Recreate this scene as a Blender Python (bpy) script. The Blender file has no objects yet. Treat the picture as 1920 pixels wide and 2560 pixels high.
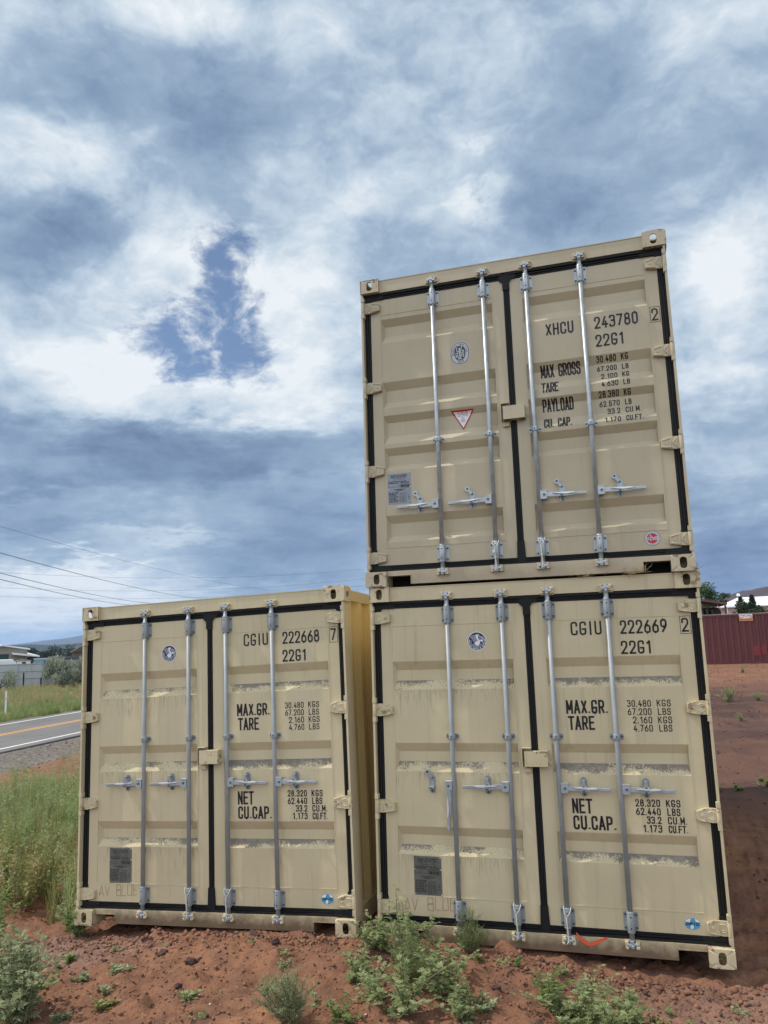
import bpy, math, random
import numpy as np
from mathutils import Matrix, Vector, Euler
rad = math.radians
SC = bpy.context.scene
COL = SC.collection
rnd = random.Random(7)
rs = np.random.RandomState(11)

# ------------------------------------------------------------------ camera
RC = [[0.9554875, 0.2929660, -0.0348494], [-0.0799753, 0.1434963, -0.9864141], [-0.2839851, 0.9452935, 0.1605390]]
CAM = (1.9449, -5.9278, 2.1739)
cam = bpy.data.cameras.new('camera')
cam.sensor_fit = 'VERTICAL'; cam.sensor_height = 36.0
cam.lens = 1976.1 / 2560 * 36.0
cam.clip_start = 0.05; cam.clip_end = 60000
co = bpy.data.objects.new('camera', cam); COL.objects.link(co)
M = Matrix(((RC[0][0], -RC[1][0], -RC[2][0], CAM[0]), (RC[0][1], -RC[1][1], -RC[2][1], CAM[1]), (RC[0][2], -RC[1][2], -RC[2][2], CAM[2]), (0, 0, 0, 1)))
co.matrix_world = M
SC.camera = co

# ------------------------------------------------------------------ light
SUN_EL, SUN_PHI = rad(55), rad(5.5)
sv = Vector((-math.cos(SUN_EL) * math.cos(SUN_PHI), -math.cos(SUN_EL) * math.sin(SUN_PHI), math.sin(SUN_EL)))
sl = bpy.data.lights.new('sun', 'SUN'); sl.energy = 3.9; sl.angle = rad(0.5); sl.color = (1, .93, .82)
so = bpy.data.objects.new('sun', sl); COL.objects.link(so)
so.rotation_euler = sv.to_track_quat('Z', 'Y').to_euler(); so.location = (-20, 0, 40)
SC.view_settings.view_transform = 'Standard'; SC.view_settings.look = 'None'
SC.view_settings.exposure = 0.0; SC.view_settings.gamma = 1.0; SC.view_settings.use_curve_mapping = False

# ------------------------------------------------------------------ node helper
class NT:
    def __init__(s, tree): s.t = tree; s.n = tree.nodes; s.l = tree.links
    def add(s, typ, ins=None, **kw):
        n = s.n.new(typ)
        for k, v in kw.items(): setattr(n, k, v)
        for k, v in (ins or {}).items():
            if isinstance(v, bpy.types.NodeSocket): s.l.new(v, n.inputs[k])
            else: n.inputs[k].default_value = v
        return n
    def math(s, op, a, b=0.0, c=0.0, clamp=False):
        n = s.add('ShaderNodeMath', {0: a, 1: b, 2: c}, operation=op); n.use_clamp = clamp; return n.outputs[0]
    def vm(s, op, a, b=(0, 0, 0), out=0, **k):
        n = s.add('ShaderNodeVectorMath', {0: a, 1: b}, operation=op)
        for kk, v in k.items():
            if isinstance(v, bpy.types.NodeSocket): s.l.new(v, n.inputs[kk])
            else: n.inputs[kk].default_value = v
        return n.outputs[out]
    def noise(s, v, scale, detail=4, rough=.55, dist=0.0, col=False):
        n = s.add('ShaderNodeTexNoise', {'Vector': v, 'Scale': scale, 'Detail': detail, 'Roughness': rough, 'Distortion': dist})
        return n.outputs['Color' if col else 'Fac']
    def mr(s, v, a, b, c=0.0, d=1.0, t='LINEAR'):
        n = s.add('ShaderNodeMapRange', {'Value': v, 'From Min': a, 'From Max': b, 'To Min': c, 'To Max': d}, interpolation_type=t)
        return n.outputs[0]
    def mix(s, f, a, b, mode='MIX'):
        n = s.add('ShaderNodeMix', {0: f}, data_type='RGBA', blend_type=mode)
        for i, v in ((6, a), (7, b)):
            if isinstance(v, bpy.types.NodeSocket): s.l.new(v, n.inputs[i])
            else: n.inputs[i].default_value = (*v, 1) if len(v) == 3 else v
        return n.outputs[2]
    def ramp(s, f, stops):
        n = s.add('ShaderNodeValToRGB', {0: f}); e = n.color_ramp.elements
        while len(e) < len(stops): e.new(.5)
        for el, (p, c) in zip(e, stops): el.position = p; el.color = (*c, 1)
        return n.outputs[0]

# ------------------------------------------------------------------ sky: Nishita air with drifting cloud layers
SKY = .105; BACK_BOOST = 2.7
BLOBS = [(129.4, 32.2, .095, .04, .36), (132.3, 34.2, .034, .022, .12), (129.3, 35.9, .063, .029, -.2), (118.7, 36.1, .077, .051, -.27), (110.4, 36.7, .062, .047, -.1), (104.5, 35.5, .063, .031, .2), (108.3, 31.7, .108, .059, .15), (127.7, 27.8, .078, .031, -.32), (131.9, 25.9, .061, .036, -.22), (122.1, 26.9, .07, .059, .25), (112.5, 24.6, .067, .051, .27), (111.5, 20.5, .069, .029, .27), (129.0, 20.0, .118, .059, .36), (113.0, 17.6, .127, .023, .27), (124.3, 16.9, .083, .022, .12), (121.1, 14.2, .238, .025, -.42), (128.8, 11.4, .163, .022, -.38), (117.8, 12.6, .115, .017, -.2), (111.8, 8.9, .105, .064, -.27), (128.7, 8.7, .136, .019, -.2), (122.6, 8.0, .113, .014, .18), (127.7, 3.6, .136, .040, .34), (114.5, 5.3, .145, .035, -.2), (92.6, 30.5, .106, .048, -.25), (86.9, 36.3, .074, .044, -.2), (80.0, 37.5, .08, .032, .22), (81.7, 24.0, .066, .062, .28), (82.5, 17.0, .064, .040, .32), (83.3, 4.6, .081, .070, -.5), (99.8, 29.0, .066, .033, .15), (121.0, 40.6, .165, .028, .26)]
HOLES = [(117.4, 25.6, .040, .044, .80), (121.0, 21.4, .074, .038, .85), (117.6, 22.4, .048, .036, .50), (118.9, 19.6, .090, .024, .50), (98.6, 30.5, .038, .016, .8), (98.8, 33.5, .024, .011, .45), (128.6, 5.4, .071, .012, .45), (108.7, 10.8, .07, .035, .3)]
def build_world():
    w = bpy.data.worlds.new('World'); SC.world = w; w.use_nodes = True
    w.node_tree.nodes.clear(); t = NT(w.node_tree)
    tc = t.add('ShaderNodeTexCoord').outputs['Generated']
    d = t.vm('NORMALIZE', tc)
    sep = t.add('ShaderNodeSeparateXYZ', {0: d})
    z = t.math('ADD', t.math('MAXIMUM', sep.outputs[2], 0.0), .14)
    p = t.add('ShaderNodeCombineXYZ', {0: t.math('DIVIDE', sep.outputs[0], z), 1: t.math('DIVIDE', sep.outputs[1], z), 2: 0.0}).outputs[0]
    wn = t.vm('SUBTRACT', t.noise(p, 1.3, 4, .55, col=True), (.5, .5, .5))
    pw = t.vm('ADD', p, t.vm('SCALE', wn, Scale=.55))
    n1 = t.noise(pw, 1.5, 10, .6)
    d3 = t.vm('ADD', t.vm('MULTIPLY', d, (1, 1, 1.7)), t.vm('SCALE', t.vm('SUBTRACT', t.noise(d, 7.0, 4, .55, col=True), (.5, .5, .5)), Scale=.10))
    n2 = t.noise(d3, 8.5, 9, .60, .3)
    n3 = t.noise(d3, 27.0, 7, .62, .2)
    # world-direction masks, ragged by noise
    w1 = t.vm('SUBTRACT', t.noise(p, 2.6, 5, .6, col=True), (.5, .5, .5))
    w2 = t.vm('SUBTRACT', t.noise(p, 9.0, 6, .6, col=True), (.5, .5, .5))
    dw = t.vm('ADD', d, t.vm('ADD', t.vm('SCALE', w1, Scale=.11), t.vm('SCALE', w2, Scale=.05)))
    def field(lst, k):
        acc = None
        for az, el, rx, ry, a in lst:
            A, E = rad(az), rad(el)
            r = Vector((math.cos(E) * math.cos(A), math.cos(E) * math.sin(A), math.sin(E)))
            ta = Vector((math.sin(A), -math.cos(A), 0)); te = ta.cross(r) * -1
            m = Matrix((ta, -te if te.z < 0 else te, r)).transposed()
            if m.determinant() < 0: m = Matrix((-ta, m.col[1], r)).transposed()
            mp = t.add('ShaderNodeMapping', {'Vector': dw, 'Location': r, 'Rotation': m.to_euler(), 'Scale': (rx, ry, .3)}, vector_type='TEXTURE').outputs[0]
            L = t.vm('LENGTH', mp, out=1)
            f = t.mr(L, k, 0.0, 0.0, a, 'SMOOTHSTEP')
            acc = f if acc is None else t.math('ADD', acc, f)
        return acc
    B = field(BLOBS, 1.7); H = field(HOLES, 1.75)
    rim = t.math('MULTIPLY', t.mr(H, .0, .30, 0, 1, 'SMOOTHSTEP'), .13)
    def c5(v, k): return t.math('MULTIPLY', t.math('SUBTRACT', v, .5), k)
    lum = t.math('ADD', t.math('ADD', t.math('MULTIPLY_ADD', B, 1.0, .575), rim), t.math('MULTIPLY', t.mr(sep.outputs[2], .0, .40, .50, 1.0), t.math('ADD', c5(n1, .90), t.math('ADD', c5(n2, .86), c5(n3, .30)))))
    cl = t.ramp(lum, [(.04, (.145, .210, .345)), (.28, (.235, .330, .480)), (.50, (.350, .462, .605)), (.68, (.555, .660, .765)), (.90, (.860, .905, .940))])
    # unseen sky behind the viewer, brightened and warmed to light the front faces
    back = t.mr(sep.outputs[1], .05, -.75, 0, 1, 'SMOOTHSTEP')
    cl = t.mix(1.0, cl, t.mix(back, (1, 1, 1), (BACK_BOOST * 1.15, BACK_BOOST * .985, BACK_BOOST * .86)), 'MULTIPLY')
    gate = t.mr(H, .02, .45, 0, 1)
    hm = t.mr(t.math('MULTIPLY_ADD', t.math('ADD', c5(n2, -3.4), c5(n3, -2.2)), gate, H), .14, 1.15, 0, .97, 'SMOOTHSTEP')
    sk = t.add('ShaderNodeTexSky', sky_type='NISHITA'); sk.sun_disc = False
    sk.sun_elevation = SUN_EL; sk.sun_rotation = rad(270); sk.altitude = 1500; sk.dust_density = 1.0; sk.ozone_density = 2.0
    clear = t.mix(1.0, sk.outputs[0], (SKY, SKY, SKY), 'MULTIPLY')
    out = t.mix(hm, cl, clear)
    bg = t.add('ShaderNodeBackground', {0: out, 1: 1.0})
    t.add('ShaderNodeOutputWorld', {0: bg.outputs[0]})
    w.cycles.sampling_method = 'MANUAL'; w.cycles.sample_map_resolution = 512
build_world()

# ------------------------------------------------------------------ mesh and object helpers
class MB:
    def __init__(s): s.v = []; s.f = []; s.m = []; s.sm = []; s.at = {}
    def V(s, p): s.v.append(tuple(p)); return len(s.v) - 1
    def F(s, ids, m=0, smooth=False): s.f.append(tuple(ids)); s.m.append(m); s.sm.append(smooth)
    def quad(s, a, b, c, d, m=0): i = [s.V(q) for q in (a, b, c, d)]; s.F(i, m)
    def box(s, x0, x1, y0, y1, z0, z1, m=0, rot=None, piv=None):
        c = [(x0, y0, z0), (x1, y0, z0), (x1, y1, z0), (x0, y1, z0), (x0, y0, z1), (x1, y0, z1), (x1, y1, z1), (x0, y1, z1)]
        if rot is not None:
            pv = Vector(piv); c = [pv + rot @ (Vector(q) - pv) for q in c]
        i = [s.V(q) for q in c]
        for f in ((0, 3, 2, 1), (4, 5, 6, 7), (0, 1, 5, 4), (1, 2, 6, 5), (2, 3, 7, 6), (3, 0, 4, 7)): s.F([i[k] for k in f], m)
    def cyl(s, p0, p1, r0, r1=None, n=16, m=0, caps=True):
        r1 = r0 if r1 is None else r1
        p0, p1 = Vector(p0), Vector(p1); ax = (p1 - p0).normalized()
        u = ax.orthogonal().normalized(); w = ax.cross(u)
        A = []; B = []
        for k in range(n):
            t = 2 * math.pi * k / n; dd = u * math.cos(t) + w * math.sin(t)
            A.append(s.V(p0 + dd * r0)); B.append(s.V(p1 + dd * r1))
        for k in range(n):
            j = (k + 1) % n; s.F((A[k], A[j], B[j], B[k]), m, True)
        if caps: s.F(A[::-1], m); s.F(B, m)
    def tube(s, pts, r, n=6, m=0):
        pts = [Vector(p) for p in pts]; prev = None
        for i, p in enumerate(pts):
            a = pts[max(i - 1, 0)]; b = pts[min(i + 1, len(pts) - 1)]
            ax = (b - a).normalized()
            u = ax.cross(Vector((.13, .97, .2))).normalized(); w = ax.cross(u)
            rr = r[i] if isinstance(r, (list, tuple)) else r
            ring = [s.V(p + (u * math.cos(2 * math.pi * k / n) + w * math.sin(2 * math.pi * k / n)) * rr) for k in range(n)]
            if prev:
                for k in range(n): s.F((prev[k], prev[(k + 1) % n], ring[(k + 1) % n], ring[k]), m, True)
            else: s.F(ring[::-1], m)
            prev = ring
        s.F(prev, m)
    def prism(s, poly, y0, y1, m=0):                       # outline in x-z, extruded along y
        A = [s.V((x, y0, z)) for x, z in poly]; B = [s.V((x, y1, z)) for x, z in poly]; n = len(poly)
        s.F(A, m); s.F(B[::-1], m)
        for k in range(n): s.F((A[(k + 1) % n], A[k], B[k], B[(k + 1) % n]), m)
    def mesh(s, name, mats):
        me = bpy.data.meshes.new(name); me.from_pydata(s.v, [], s.f)
        for q in mats: me.materials.append(q)
        me.polygons.foreach_set('material_index', s.m); me.polygons.foreach_set('use_smooth', s.sm)
        for k, val in s.at.items():
            a = me.attributes.new(k, 'FLOAT', 'POINT'); a.data.foreach_set('value', val)
        me.update(); return me
def link(name, data, parent=None, loc=None, rot=None, scale=None):
    o = bpy.data.objects.new(name, data); COL.objects.link(o)
    if parent: o.parent = parent
    if loc is not None: o.location = loc
    if rot is not None: o.rotation_euler = rot
    if scale is not None: o.scale = scale
    return o
def build(mb, name, mats, parent=None, **k):
    bev = k.pop('bevel', 0); fix = k.pop('fix', False)
    me = mb.mesh(name, mats if isinstance(mats, (list, tuple)) else [mats])
    if fix: fixn(me)
    o = link(name, me, parent, **k)
    if bev: bevel(o, bev)
    return o
def fixn(me):
    import bmesh
    b = bmesh.new(); b.from_mesh(me); bmesh.ops.recalc_face_normals(b, faces=b.faces); b.to_mesh(me); b.free()
def bevel(o, w, seg=2):
    m = o.modifiers.new('bevel', 'BEVEL'); m.width = w; m.segments = seg; m.limit_method = 'ANGLE'; m.angle_limit = rad(40); return o
def tag(o, label=None, cat=None, group=None, kind=None):
    for k, v in (('label', label), ('category', cat), ('group', group), ('kind', kind)):
        if v: o[k] = v
    return o
def thing(name, label, cat, loc=(0, 0, 0), rz=0, group=None):
    o = link(name, None, loc=loc, rot=(0, 0, rz)); o.empty_display_size = .1
    return tag(o, label, cat, group)
CACHE = {}
def shared(key, fn):
    if key not in CACHE: CACHE[key] = fn()
    return CACHE[key]

# ------------------------------------------------------------------ materials
def mat(name, base, rough=.6, metal=0.0, var=.0, vscale=3.0, bump=0.0, bscale=40.0, spec=.5, coord='Object'):
    m = bpy.data.materials.new(name); m.use_nodes = True; m.node_tree.nodes.clear(); t = NT(m.node_tree)
    tc = t.add('ShaderNodeTexCoord').outputs[coord]
    col = base
    b = t.add('ShaderNodeBsdfPrincipled', {'Roughness': rough, 'Metallic': metal, 'Specular IOR Level': spec})
    if var:
        f = t.noise(tc, vscale, 6, .6)
        col = t.mix(t.mr(f, .3, .7), tuple(c * (1 - var) for c in base), tuple(min(1, c * (1 + var)) for c in base))
        t.l.new(col, b.inputs['Base Color'])
    else: b.inputs['Base Color'].default_value = (*base, 1)
    if bump:
        h = t.noise(tc, bscale, 5, .6)
        bp = t.add('ShaderNodeBump', {'Strength': bump, 'Distance': .01, 'Height': h})
        t.l.new(bp.outputs[0], b.inputs['Normal'])
    t.add('ShaderNodeOutputMaterial', {0: b.outputs[0]})
    return m
def paint_mat(name, base, old, kind='plain'):
    """container enamel: faint mottling and dents; old = weathering 0..1; rust on castings"""
    m = bpy.data.materials.new(name); m.use_nodes = True; m.node_tree.nodes.clear(); t = NT(m.node_tree)
    raw = t.add('ShaderNodeTexCoord').outputs['Object']; oi = t.add('ShaderNodeObjectInfo')
    tc = t.vm('ADD', raw, t.vm('SCALE', (31.0, 17.0, 23.0), Scale=oi.outputs['Random']))
    col = t.mix(t.mr(t.noise(tc, 2.2, 5, .6), .3, .7), tuple(c * .93 for c in base), tuple(c * 1.05 for c in base))
    st = t.noise(t.vm('MULTIPLY', tc, (28, 28, 1.1)), 1.0, 5, .65)            # faint rain runs down the sheet
    col = t.mix(t.mr(st, .54, .72, 0, .12 + .40 * old), col, tuple(c * .55 for c in base))
    sp = t.noise(tc, 70, 4, .7)
    col = t.mix(t.mr(sp, .66, .74, 0, .12 + .5 * old), col, (.16, .12, .085))
    fd = t.noise(tc, .9, 3, .5)
    col = t.mix(t.mr(fd, .40, .60, 0, .5), col, tuple(min(1, c * k) for c, k in zip(base, (1.13, 1.13, 1.18))))      # chalked, faded areas
    if kind == 'low':                                                            # mud thrown up on the sill
        z = t.add('ShaderNodeSeparateXYZ', {0: raw}).outputs[2]
        g = t.math('ADD', z, t.math('MULTIPLY', t.math('SUBTRACT', t.noise(tc, 14, 6, .7), .5), .16))
        col = t.mix(t.mr(g, .150, .045, 0, .12 + 1.1 * old), col, (.140, .092, .058))
    if kind == 'rust':
        r = t.noise(tc, 17, 7, .68)
        col = t.mix(t.mr(r, .565 - .02 * old, .63, 0, .8), col, (.16, .075, .035))
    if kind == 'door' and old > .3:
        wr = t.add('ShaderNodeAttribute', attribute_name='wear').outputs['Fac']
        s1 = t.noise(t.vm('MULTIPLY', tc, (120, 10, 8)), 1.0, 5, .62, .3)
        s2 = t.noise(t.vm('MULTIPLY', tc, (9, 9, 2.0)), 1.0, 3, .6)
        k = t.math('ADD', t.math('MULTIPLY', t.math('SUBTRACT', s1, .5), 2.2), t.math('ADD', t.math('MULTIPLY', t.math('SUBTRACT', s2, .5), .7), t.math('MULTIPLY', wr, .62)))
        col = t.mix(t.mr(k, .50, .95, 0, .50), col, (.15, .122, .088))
    b = t.add('ShaderNodeBsdfPrincipled', {'Base Color': col, 'Roughness': .42 + .12 * old, 'Specular IOR Level': .45})
    h = t.math('ADD', t.math('MULTIPLY', t.noise(tc, 3.0, 2, .5), 1.0), t.math('MULTIPLY', t.noise(tc, 220, 3, .6), .012))
    bp = t.add('ShaderNodeBump', {'Strength': .42, 'Distance': .022, 'Height': h})
    t.l.new(bp.outputs[0], b.inputs['Normal'])
    t.add('ShaderNodeOutputMaterial', {0: b.outputs[0]})
    return m
def peel_mat(name, base):
    """sun-facing ledges: enamel flaked off a grey primer; 'wear' runs from the upper edge (0) to the lower edge (1)"""
    m = bpy.data.materials.new(name); m.use_nodes = True; m.node_tree.nodes.clear(); t = NT(m.node_tree)
    oi = t.add('ShaderNodeObjectInfo')
    tc = t.vm('ADD', t.add('ShaderNodeTexCoord').outputs['Object'], t.vm('SCALE', (31.0, 17.0, 23.0), Scale=oi.outputs['Random']))
    wr = t.add('ShaderNodeAttribute', attribute_name='wear').outputs['Fac']
    a = t.noise(t.vm('MULTIPLY', tc, (120, 80, 75)), 1.0, 6, .68, .8)
    c = t.noise(t.vm('MULTIPLY', tc, (5, 5, 9)), 1.0, 5, .62)
    k = t.math('ADD', t.math('ADD', t.math('MULTIPLY_ADD', a, 1.7, -.35), t.math('MULTIPLY', t.math('SUBTRACT', c, .5), 1.7)), t.math('MULTIPLY', wr, -.40))
    prim = t.mix(t.mr(t.noise(tc, 30, 4, .6), .35, .65), (.165, .145, .115), (.235, .208, .170))
    pt = t.mix(t.mr(a, .3, .6), tuple(min(1, x * 1.18) for x in base), tuple(x * .93 for x in base))
    col = t.mix(t.mr(k, .29, .41), pt, prim)
    b = t.add('ShaderNodeBsdfPrincipled', {'Base Color': col, 'Roughness': .65, 'Specular IOR Level': .3})
    bp = t.add('ShaderNodeBump', {'Strength': .5, 'Distance': .004, 'Height': a})
    t.l.new(bp.outputs[0], b.inputs['Normal'])
    t.add('ShaderNodeOutputMaterial', {0: b.outputs[0]})
    return m
def leaf_mat(name, c0, c1, trans=.35, rough=.55):
    m = bpy.data.materials.new(name); m.use_nodes = True; m.node_tree.nodes.clear(); t = NT(m.node_tree)
    ge = t.add('ShaderNodeNewGeometry'); oi = t.add('ShaderNodeObjectInfo')
    f = t.math('FRACT', t.math('ADD', ge.outputs['Random Per Island'], oi.outputs['Random']))
    col = t.mix(f, c0, c1)
    b = t.add('ShaderNodeBsdfPrincipled', {'Base Color': col, 'Roughness': rough, 'Specular IOR Level': .35})
    tr = t.add('ShaderNodeBsdfTranslucent', {0: col})
    mx = t.add('ShaderNodeMixShader', {0: trans, 1: b.outputs[0], 2: tr.outputs[0]})
    t.add('ShaderNodeOutputMaterial', {0: mx.outputs[0]})
    return m
TAN_OLD = (.525, .446, .286); TAN_NEW = (.435, .368, .254)
PAINT = {}
for key, base, old in (('old', TAN_OLD, .75), ('new', TAN_NEW, .12)):
    PAINT[key] = {k: paint_mat('beige_enamel_%s_%s' % (key, k), base, old, k) for k in ('plain', 'low', 'rust', 'door')}
    PAINT[key]['peel'] = peel_mat('flaking_enamel_' + key, base) if key == 'old' else PAINT[key]['door']
WALL_TAN = paint_mat('beige_enamel_side', (.62, .485, .235), .45)
RUBBER = mat('black_rubber', (.012, .012, .013), .62, spec=.22, bump=.15, bscale=30)
GALV = mat('galvanised_steel', (.37, .405, .435), .42, .5, .18, 18, .1, 60)
GREYST = mat('dull_grey_steel', (.265, .290, .305), .48, .10, .10, 9, .1, 60)
BOLT = mat('dark_bolt_steel', (.10, .115, .135), .5, .5)
HOLE = mat('bare_hole', (.006, .006, .007), .8)
INK = mat('black_lettering', (.010, .007, .010), .5)
CASTM = {'old': GREYST, 'new': GALV}
BRIGHT = mat('bright_zinc_and_highlight', (.66, .68, .70), .36, .4, .1, 30)  # pale zinc, lightened to paint sunlit highlights on the handles too
FLOOR_DARK = mat('dark_floor_and_pocket_shade', (.035, .032, .030), .8)
PLATE_OLD = mat('tarnished_plate', (.135, .135, .118), .5, .3, .2, 22)
PLATE_NEW = mat('aluminium_plate', (.22, .235, .265), .42, .6, .1, 22)
ENGRAVE = mat('engraved_black', (.018, .018, .016), .6)
RIVET = mat('rivet_aluminium', (.6, .58, .52), .4, .6)
WHITE = mat('white_vinyl', (.72, .72, .74), .45); NAVY = mat('navy_vinyl', (.012, .016, .075), .4)
REDV = mat('red_vinyl', (.45, .015, .035), .4); SKYB = mat('light_blue_vinyl', (.07, .30, .52), .4)
CHAR = mat('charcoal_vinyl', (.035, .035, .035), .45); SILV = mat('silver_vinyl', (.46, .46, .49), .4)
SCRAWL = mat('rusty_chalk', (.33, .20, .13), .8)

# ------------------------------------------------------------------ terrain
def sstep(a, b, x):
    u = np.clip((x - a) / (b - a), 0, 1); return u * u * (3 - 2 * u)
def road_s(x, y): return (x + 18.73) * .9942 + (y - 16.73) * .1080
def vnoise(x, y, seed, n=5, f0=1.0, g=.5):
    r = np.random.RandomState(seed); out = np.zeros_like(x, dtype=float); a = 1.0; f = f0
    for k in range(n):
        for j in range(3):
            th = r.uniform(0, 6.28); ph = r.uniform(0, 6.28)
            q = x * math.cos(th) + y * math.sin(th)
            q2 = -x * math.sin(th) + y * math.cos(th)
            out += a * np.sin(q * f * 6.28 + ph + 1.7 * np.sin(q2 * f * 3.9 + ph * 2)) / 3
        a *= g; f *= 2.07
    return out
def height(x, y, micro=True):
    x = np.asarray(x, float); y = np.asarray(y, float)
    s = road_s(x, y)
    z = np.interp(s, [-9000, -400, -120, -40, -14, -9, -7.4, -6.9, .9, 1.2, 3.2, 5.2, 9, 13, 16, 20, 9000], [-6, -1.6, -.7, -.6, -1.0, -1.2, -1.08, -1.06, -1.06, -1.03, -1.1, -.78, -.36, -.12, -.04, 0, 0])
    z = z + .36 * sstep(10, 38, y) * sstep(-2, 4, x) * (1 - sstep(300, 900, y))
    line = np.interp(x, [-3.2, -2.6, -2.1, -1.5, -.2, .1, .6, .9, 1.5, 2.1, 2.5, 3.5, 5], [-.09, -.080, -.035, .018, .062, .060, .035, .000, -.045, -.085, -.10, -.08, 0])
    z = z + line * sstep(-2.2, -.5, y) * (1 - sstep(1.0, 5.0, y)) * sstep(-4.5, -3.2, x)
    near = sstep(-7, -4, x) * (1 - sstep(6, 10, x)) * (1 - sstep(3, 7, y))
    mound = .065 * np.exp(-((y + .42) / .22) ** 2) * sstep(-2.3, -1.2, x) * (1 - sstep(.7, 1.6, x))
    z = z + mound + .06 * np.maximum(0, -y - 1.0) * near
    if micro:
        z = z + .020 * vnoise(x, y, 3, 4, .45, .6) * sstep(-9, -4, x)
        z = z + near * (.015 * vnoise(x, y, 5, 5, 2.6, .74) + .020 * np.maximum(0, vnoise(x, y, 15, 4, 1.9, .7)) ** 2)
        far = 1 - sstep(-9, -6, s - 0.0)
        z = z + far * .06 * vnoise(x, y, 9, 3, .05, .5) + (s < -150) * .8 * vnoise(x, y, 12, 3, .004, .5)
    return z
def H(x, y): return float(height(np.array([x]), np.array([y]))[0])

# ------------------------------------------------------------------ ground, road
def axis(lo, hi, step, far_lo, far_hi, g=1.09):
    a = list(np.arange(lo, hi + 1e-6, step))
    d = step; x = hi
    while x < far_hi: d *= g; x += d; a.append(x)
    d = step; x = lo; pre = []
    while x > far_lo: d *= g; x -= d; pre.append(x)
    return np.array(pre[::-1] + a)
def ground_mat():
    m = bpy.data.materials.new('red_dirt'); m.use_nodes = True; m.node_tree.nodes.clear(); t = NT(m.node_tree)
    P = t.add('ShaderNodeTexCoord').outputs['Object']
    s3 = t.add('ShaderNodeSeparateXYZ', {0: P}); X, Y = s3.outputs[0], s3.outputs[1]
    big = t.noise(P, .9, 6, .6); mid = t.noise(P, 5.5, 6, .65); fine = t.noise(P, 45, 5, .7)
    col = t.mix(t.mr(big, .35, .65), (.290, .145, .080), (.190, .094, .060))
    col = t.mix(t.mr(mid, .42, .68, 0, .8), col, (.125, .064, .048))
    col = t.mix(t.mr(fine, .52, .70, 0, .85), col, (.090, .050, .042))
    col = t.mix(t.mr(t.noise(P, 85, 3, .6), .70, .74, 0, .6), col, (.52, .40, .33))
    # greyish cinder patch by the left container and in the corner by the stack
    def spot(x, y, rx, ry):
        q = t.math('ADD', t.math('POWER', t.math('DIVIDE', t.math('SUBTRACT', X, x), rx), 2.0), t.math('POWER', t.math('DIVIDE', t.math('SUBTRACT', Y, y), ry), 2.0))
        q = t.math('ADD', q, t.math('MULTIPLY', t.math('SUBTRACT', mid, .5), 2.2))
        return t.mr(q, 1.3, .3, 0, 1)
    grey = t.mix(t.mr(fine, .4, .65), (.270, .165, .130), (.135, .088, .078))
    col = t.mix(t.math('MULTIPLY', spot(-2.3, -.35, .75, .34), .75), col, grey)
    col = t.mix(t.math('MULTIPLY', spot(2.6, -.5, .9, .5), .55), col, grey)
    # the yard behind: dark trodden earth, orange towards the far container
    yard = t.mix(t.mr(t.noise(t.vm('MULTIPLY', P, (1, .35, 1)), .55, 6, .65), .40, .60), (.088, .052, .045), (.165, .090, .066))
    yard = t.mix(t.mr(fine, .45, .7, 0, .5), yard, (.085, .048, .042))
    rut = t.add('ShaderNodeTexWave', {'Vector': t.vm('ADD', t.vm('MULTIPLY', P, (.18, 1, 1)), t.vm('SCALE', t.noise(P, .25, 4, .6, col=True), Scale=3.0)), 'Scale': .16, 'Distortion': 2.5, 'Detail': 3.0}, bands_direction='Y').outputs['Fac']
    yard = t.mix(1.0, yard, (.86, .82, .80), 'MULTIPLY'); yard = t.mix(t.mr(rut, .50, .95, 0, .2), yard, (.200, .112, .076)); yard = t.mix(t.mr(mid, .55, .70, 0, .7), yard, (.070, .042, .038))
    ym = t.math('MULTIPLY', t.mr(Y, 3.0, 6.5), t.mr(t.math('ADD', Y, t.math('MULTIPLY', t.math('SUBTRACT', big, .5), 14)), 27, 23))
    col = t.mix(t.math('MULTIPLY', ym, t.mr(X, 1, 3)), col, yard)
    # roadside and far plain
    s = t.math('ADD', t.math('MULTIPLY', t.math('ADD', X, 18.73), .9942), t.math('MULTIPLY', t.math('SUBTRACT', Y, 16.73), .108))
    grav = t.mix(t.mr(t.noise(P, 9, 5, .7), .40, .62), (.215, .185, .160), (.075, .065, .058))
    gm = t.math('ADD', s, t.math('MULTIPLY', t.math('SUBTRACT', t.noise(P, 1.2, 4, .6), .5), 2.5))
    col = t.mix(t.mr(gm, 4.2, 3.2), col, grav)
    verge = t.mix(t.mr(t.noise(P, .35, 5, .6), .38, .62), (.205, .165, .085), (.085, .105, .042))
    col = t.mix(t.mr(gm, -7.6, -8.4), col, verge)
    plain = t.mix(t.mr(t.noise(P, .012, 6, .65), .4, .6), (.105, .118, .055), (.180, .160, .085))
    plain = t.mix(t.mr(t.noise(P, .09, 4, .7), .58, .66, 0, .8), plain, (.035, .050, .030))
    col = t.mix(t.mr(gm, -60, -90), col, plain)
    dull_bounce = t.mix(t.mr(mid, .4, .6), (.075, .080, .040), (.120, .085, .055))    # unseen ground towards the viewer, made dark green-brown to cut red bounce
    col = t.mix(t.mr(t.math('ADD', Y, t.math('MULTIPLY', t.math('SUBTRACT', big, .5), 1.5)), -2.3, -3.2), col, dull_bounce)
    b = t.add('ShaderNodeBsdfPrincipled', {'Base Color': col, 'Roughness': .95, 'Specular IOR Level': .15})
    h = t.math('ADD', t.math('MULTIPLY', mid, .7), t.math('ADD', t.math('MULTIPLY', fine, .35), t.math('MULTIPLY', t.noise(P, 130, 4, .7), .12)))
    bp = t.add('ShaderNodeBump', {'Strength': 1.0, 'Distance': .030, 'Height': h})
    t.l.new(bp.outputs[0], b.inputs['Normal'])
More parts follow.
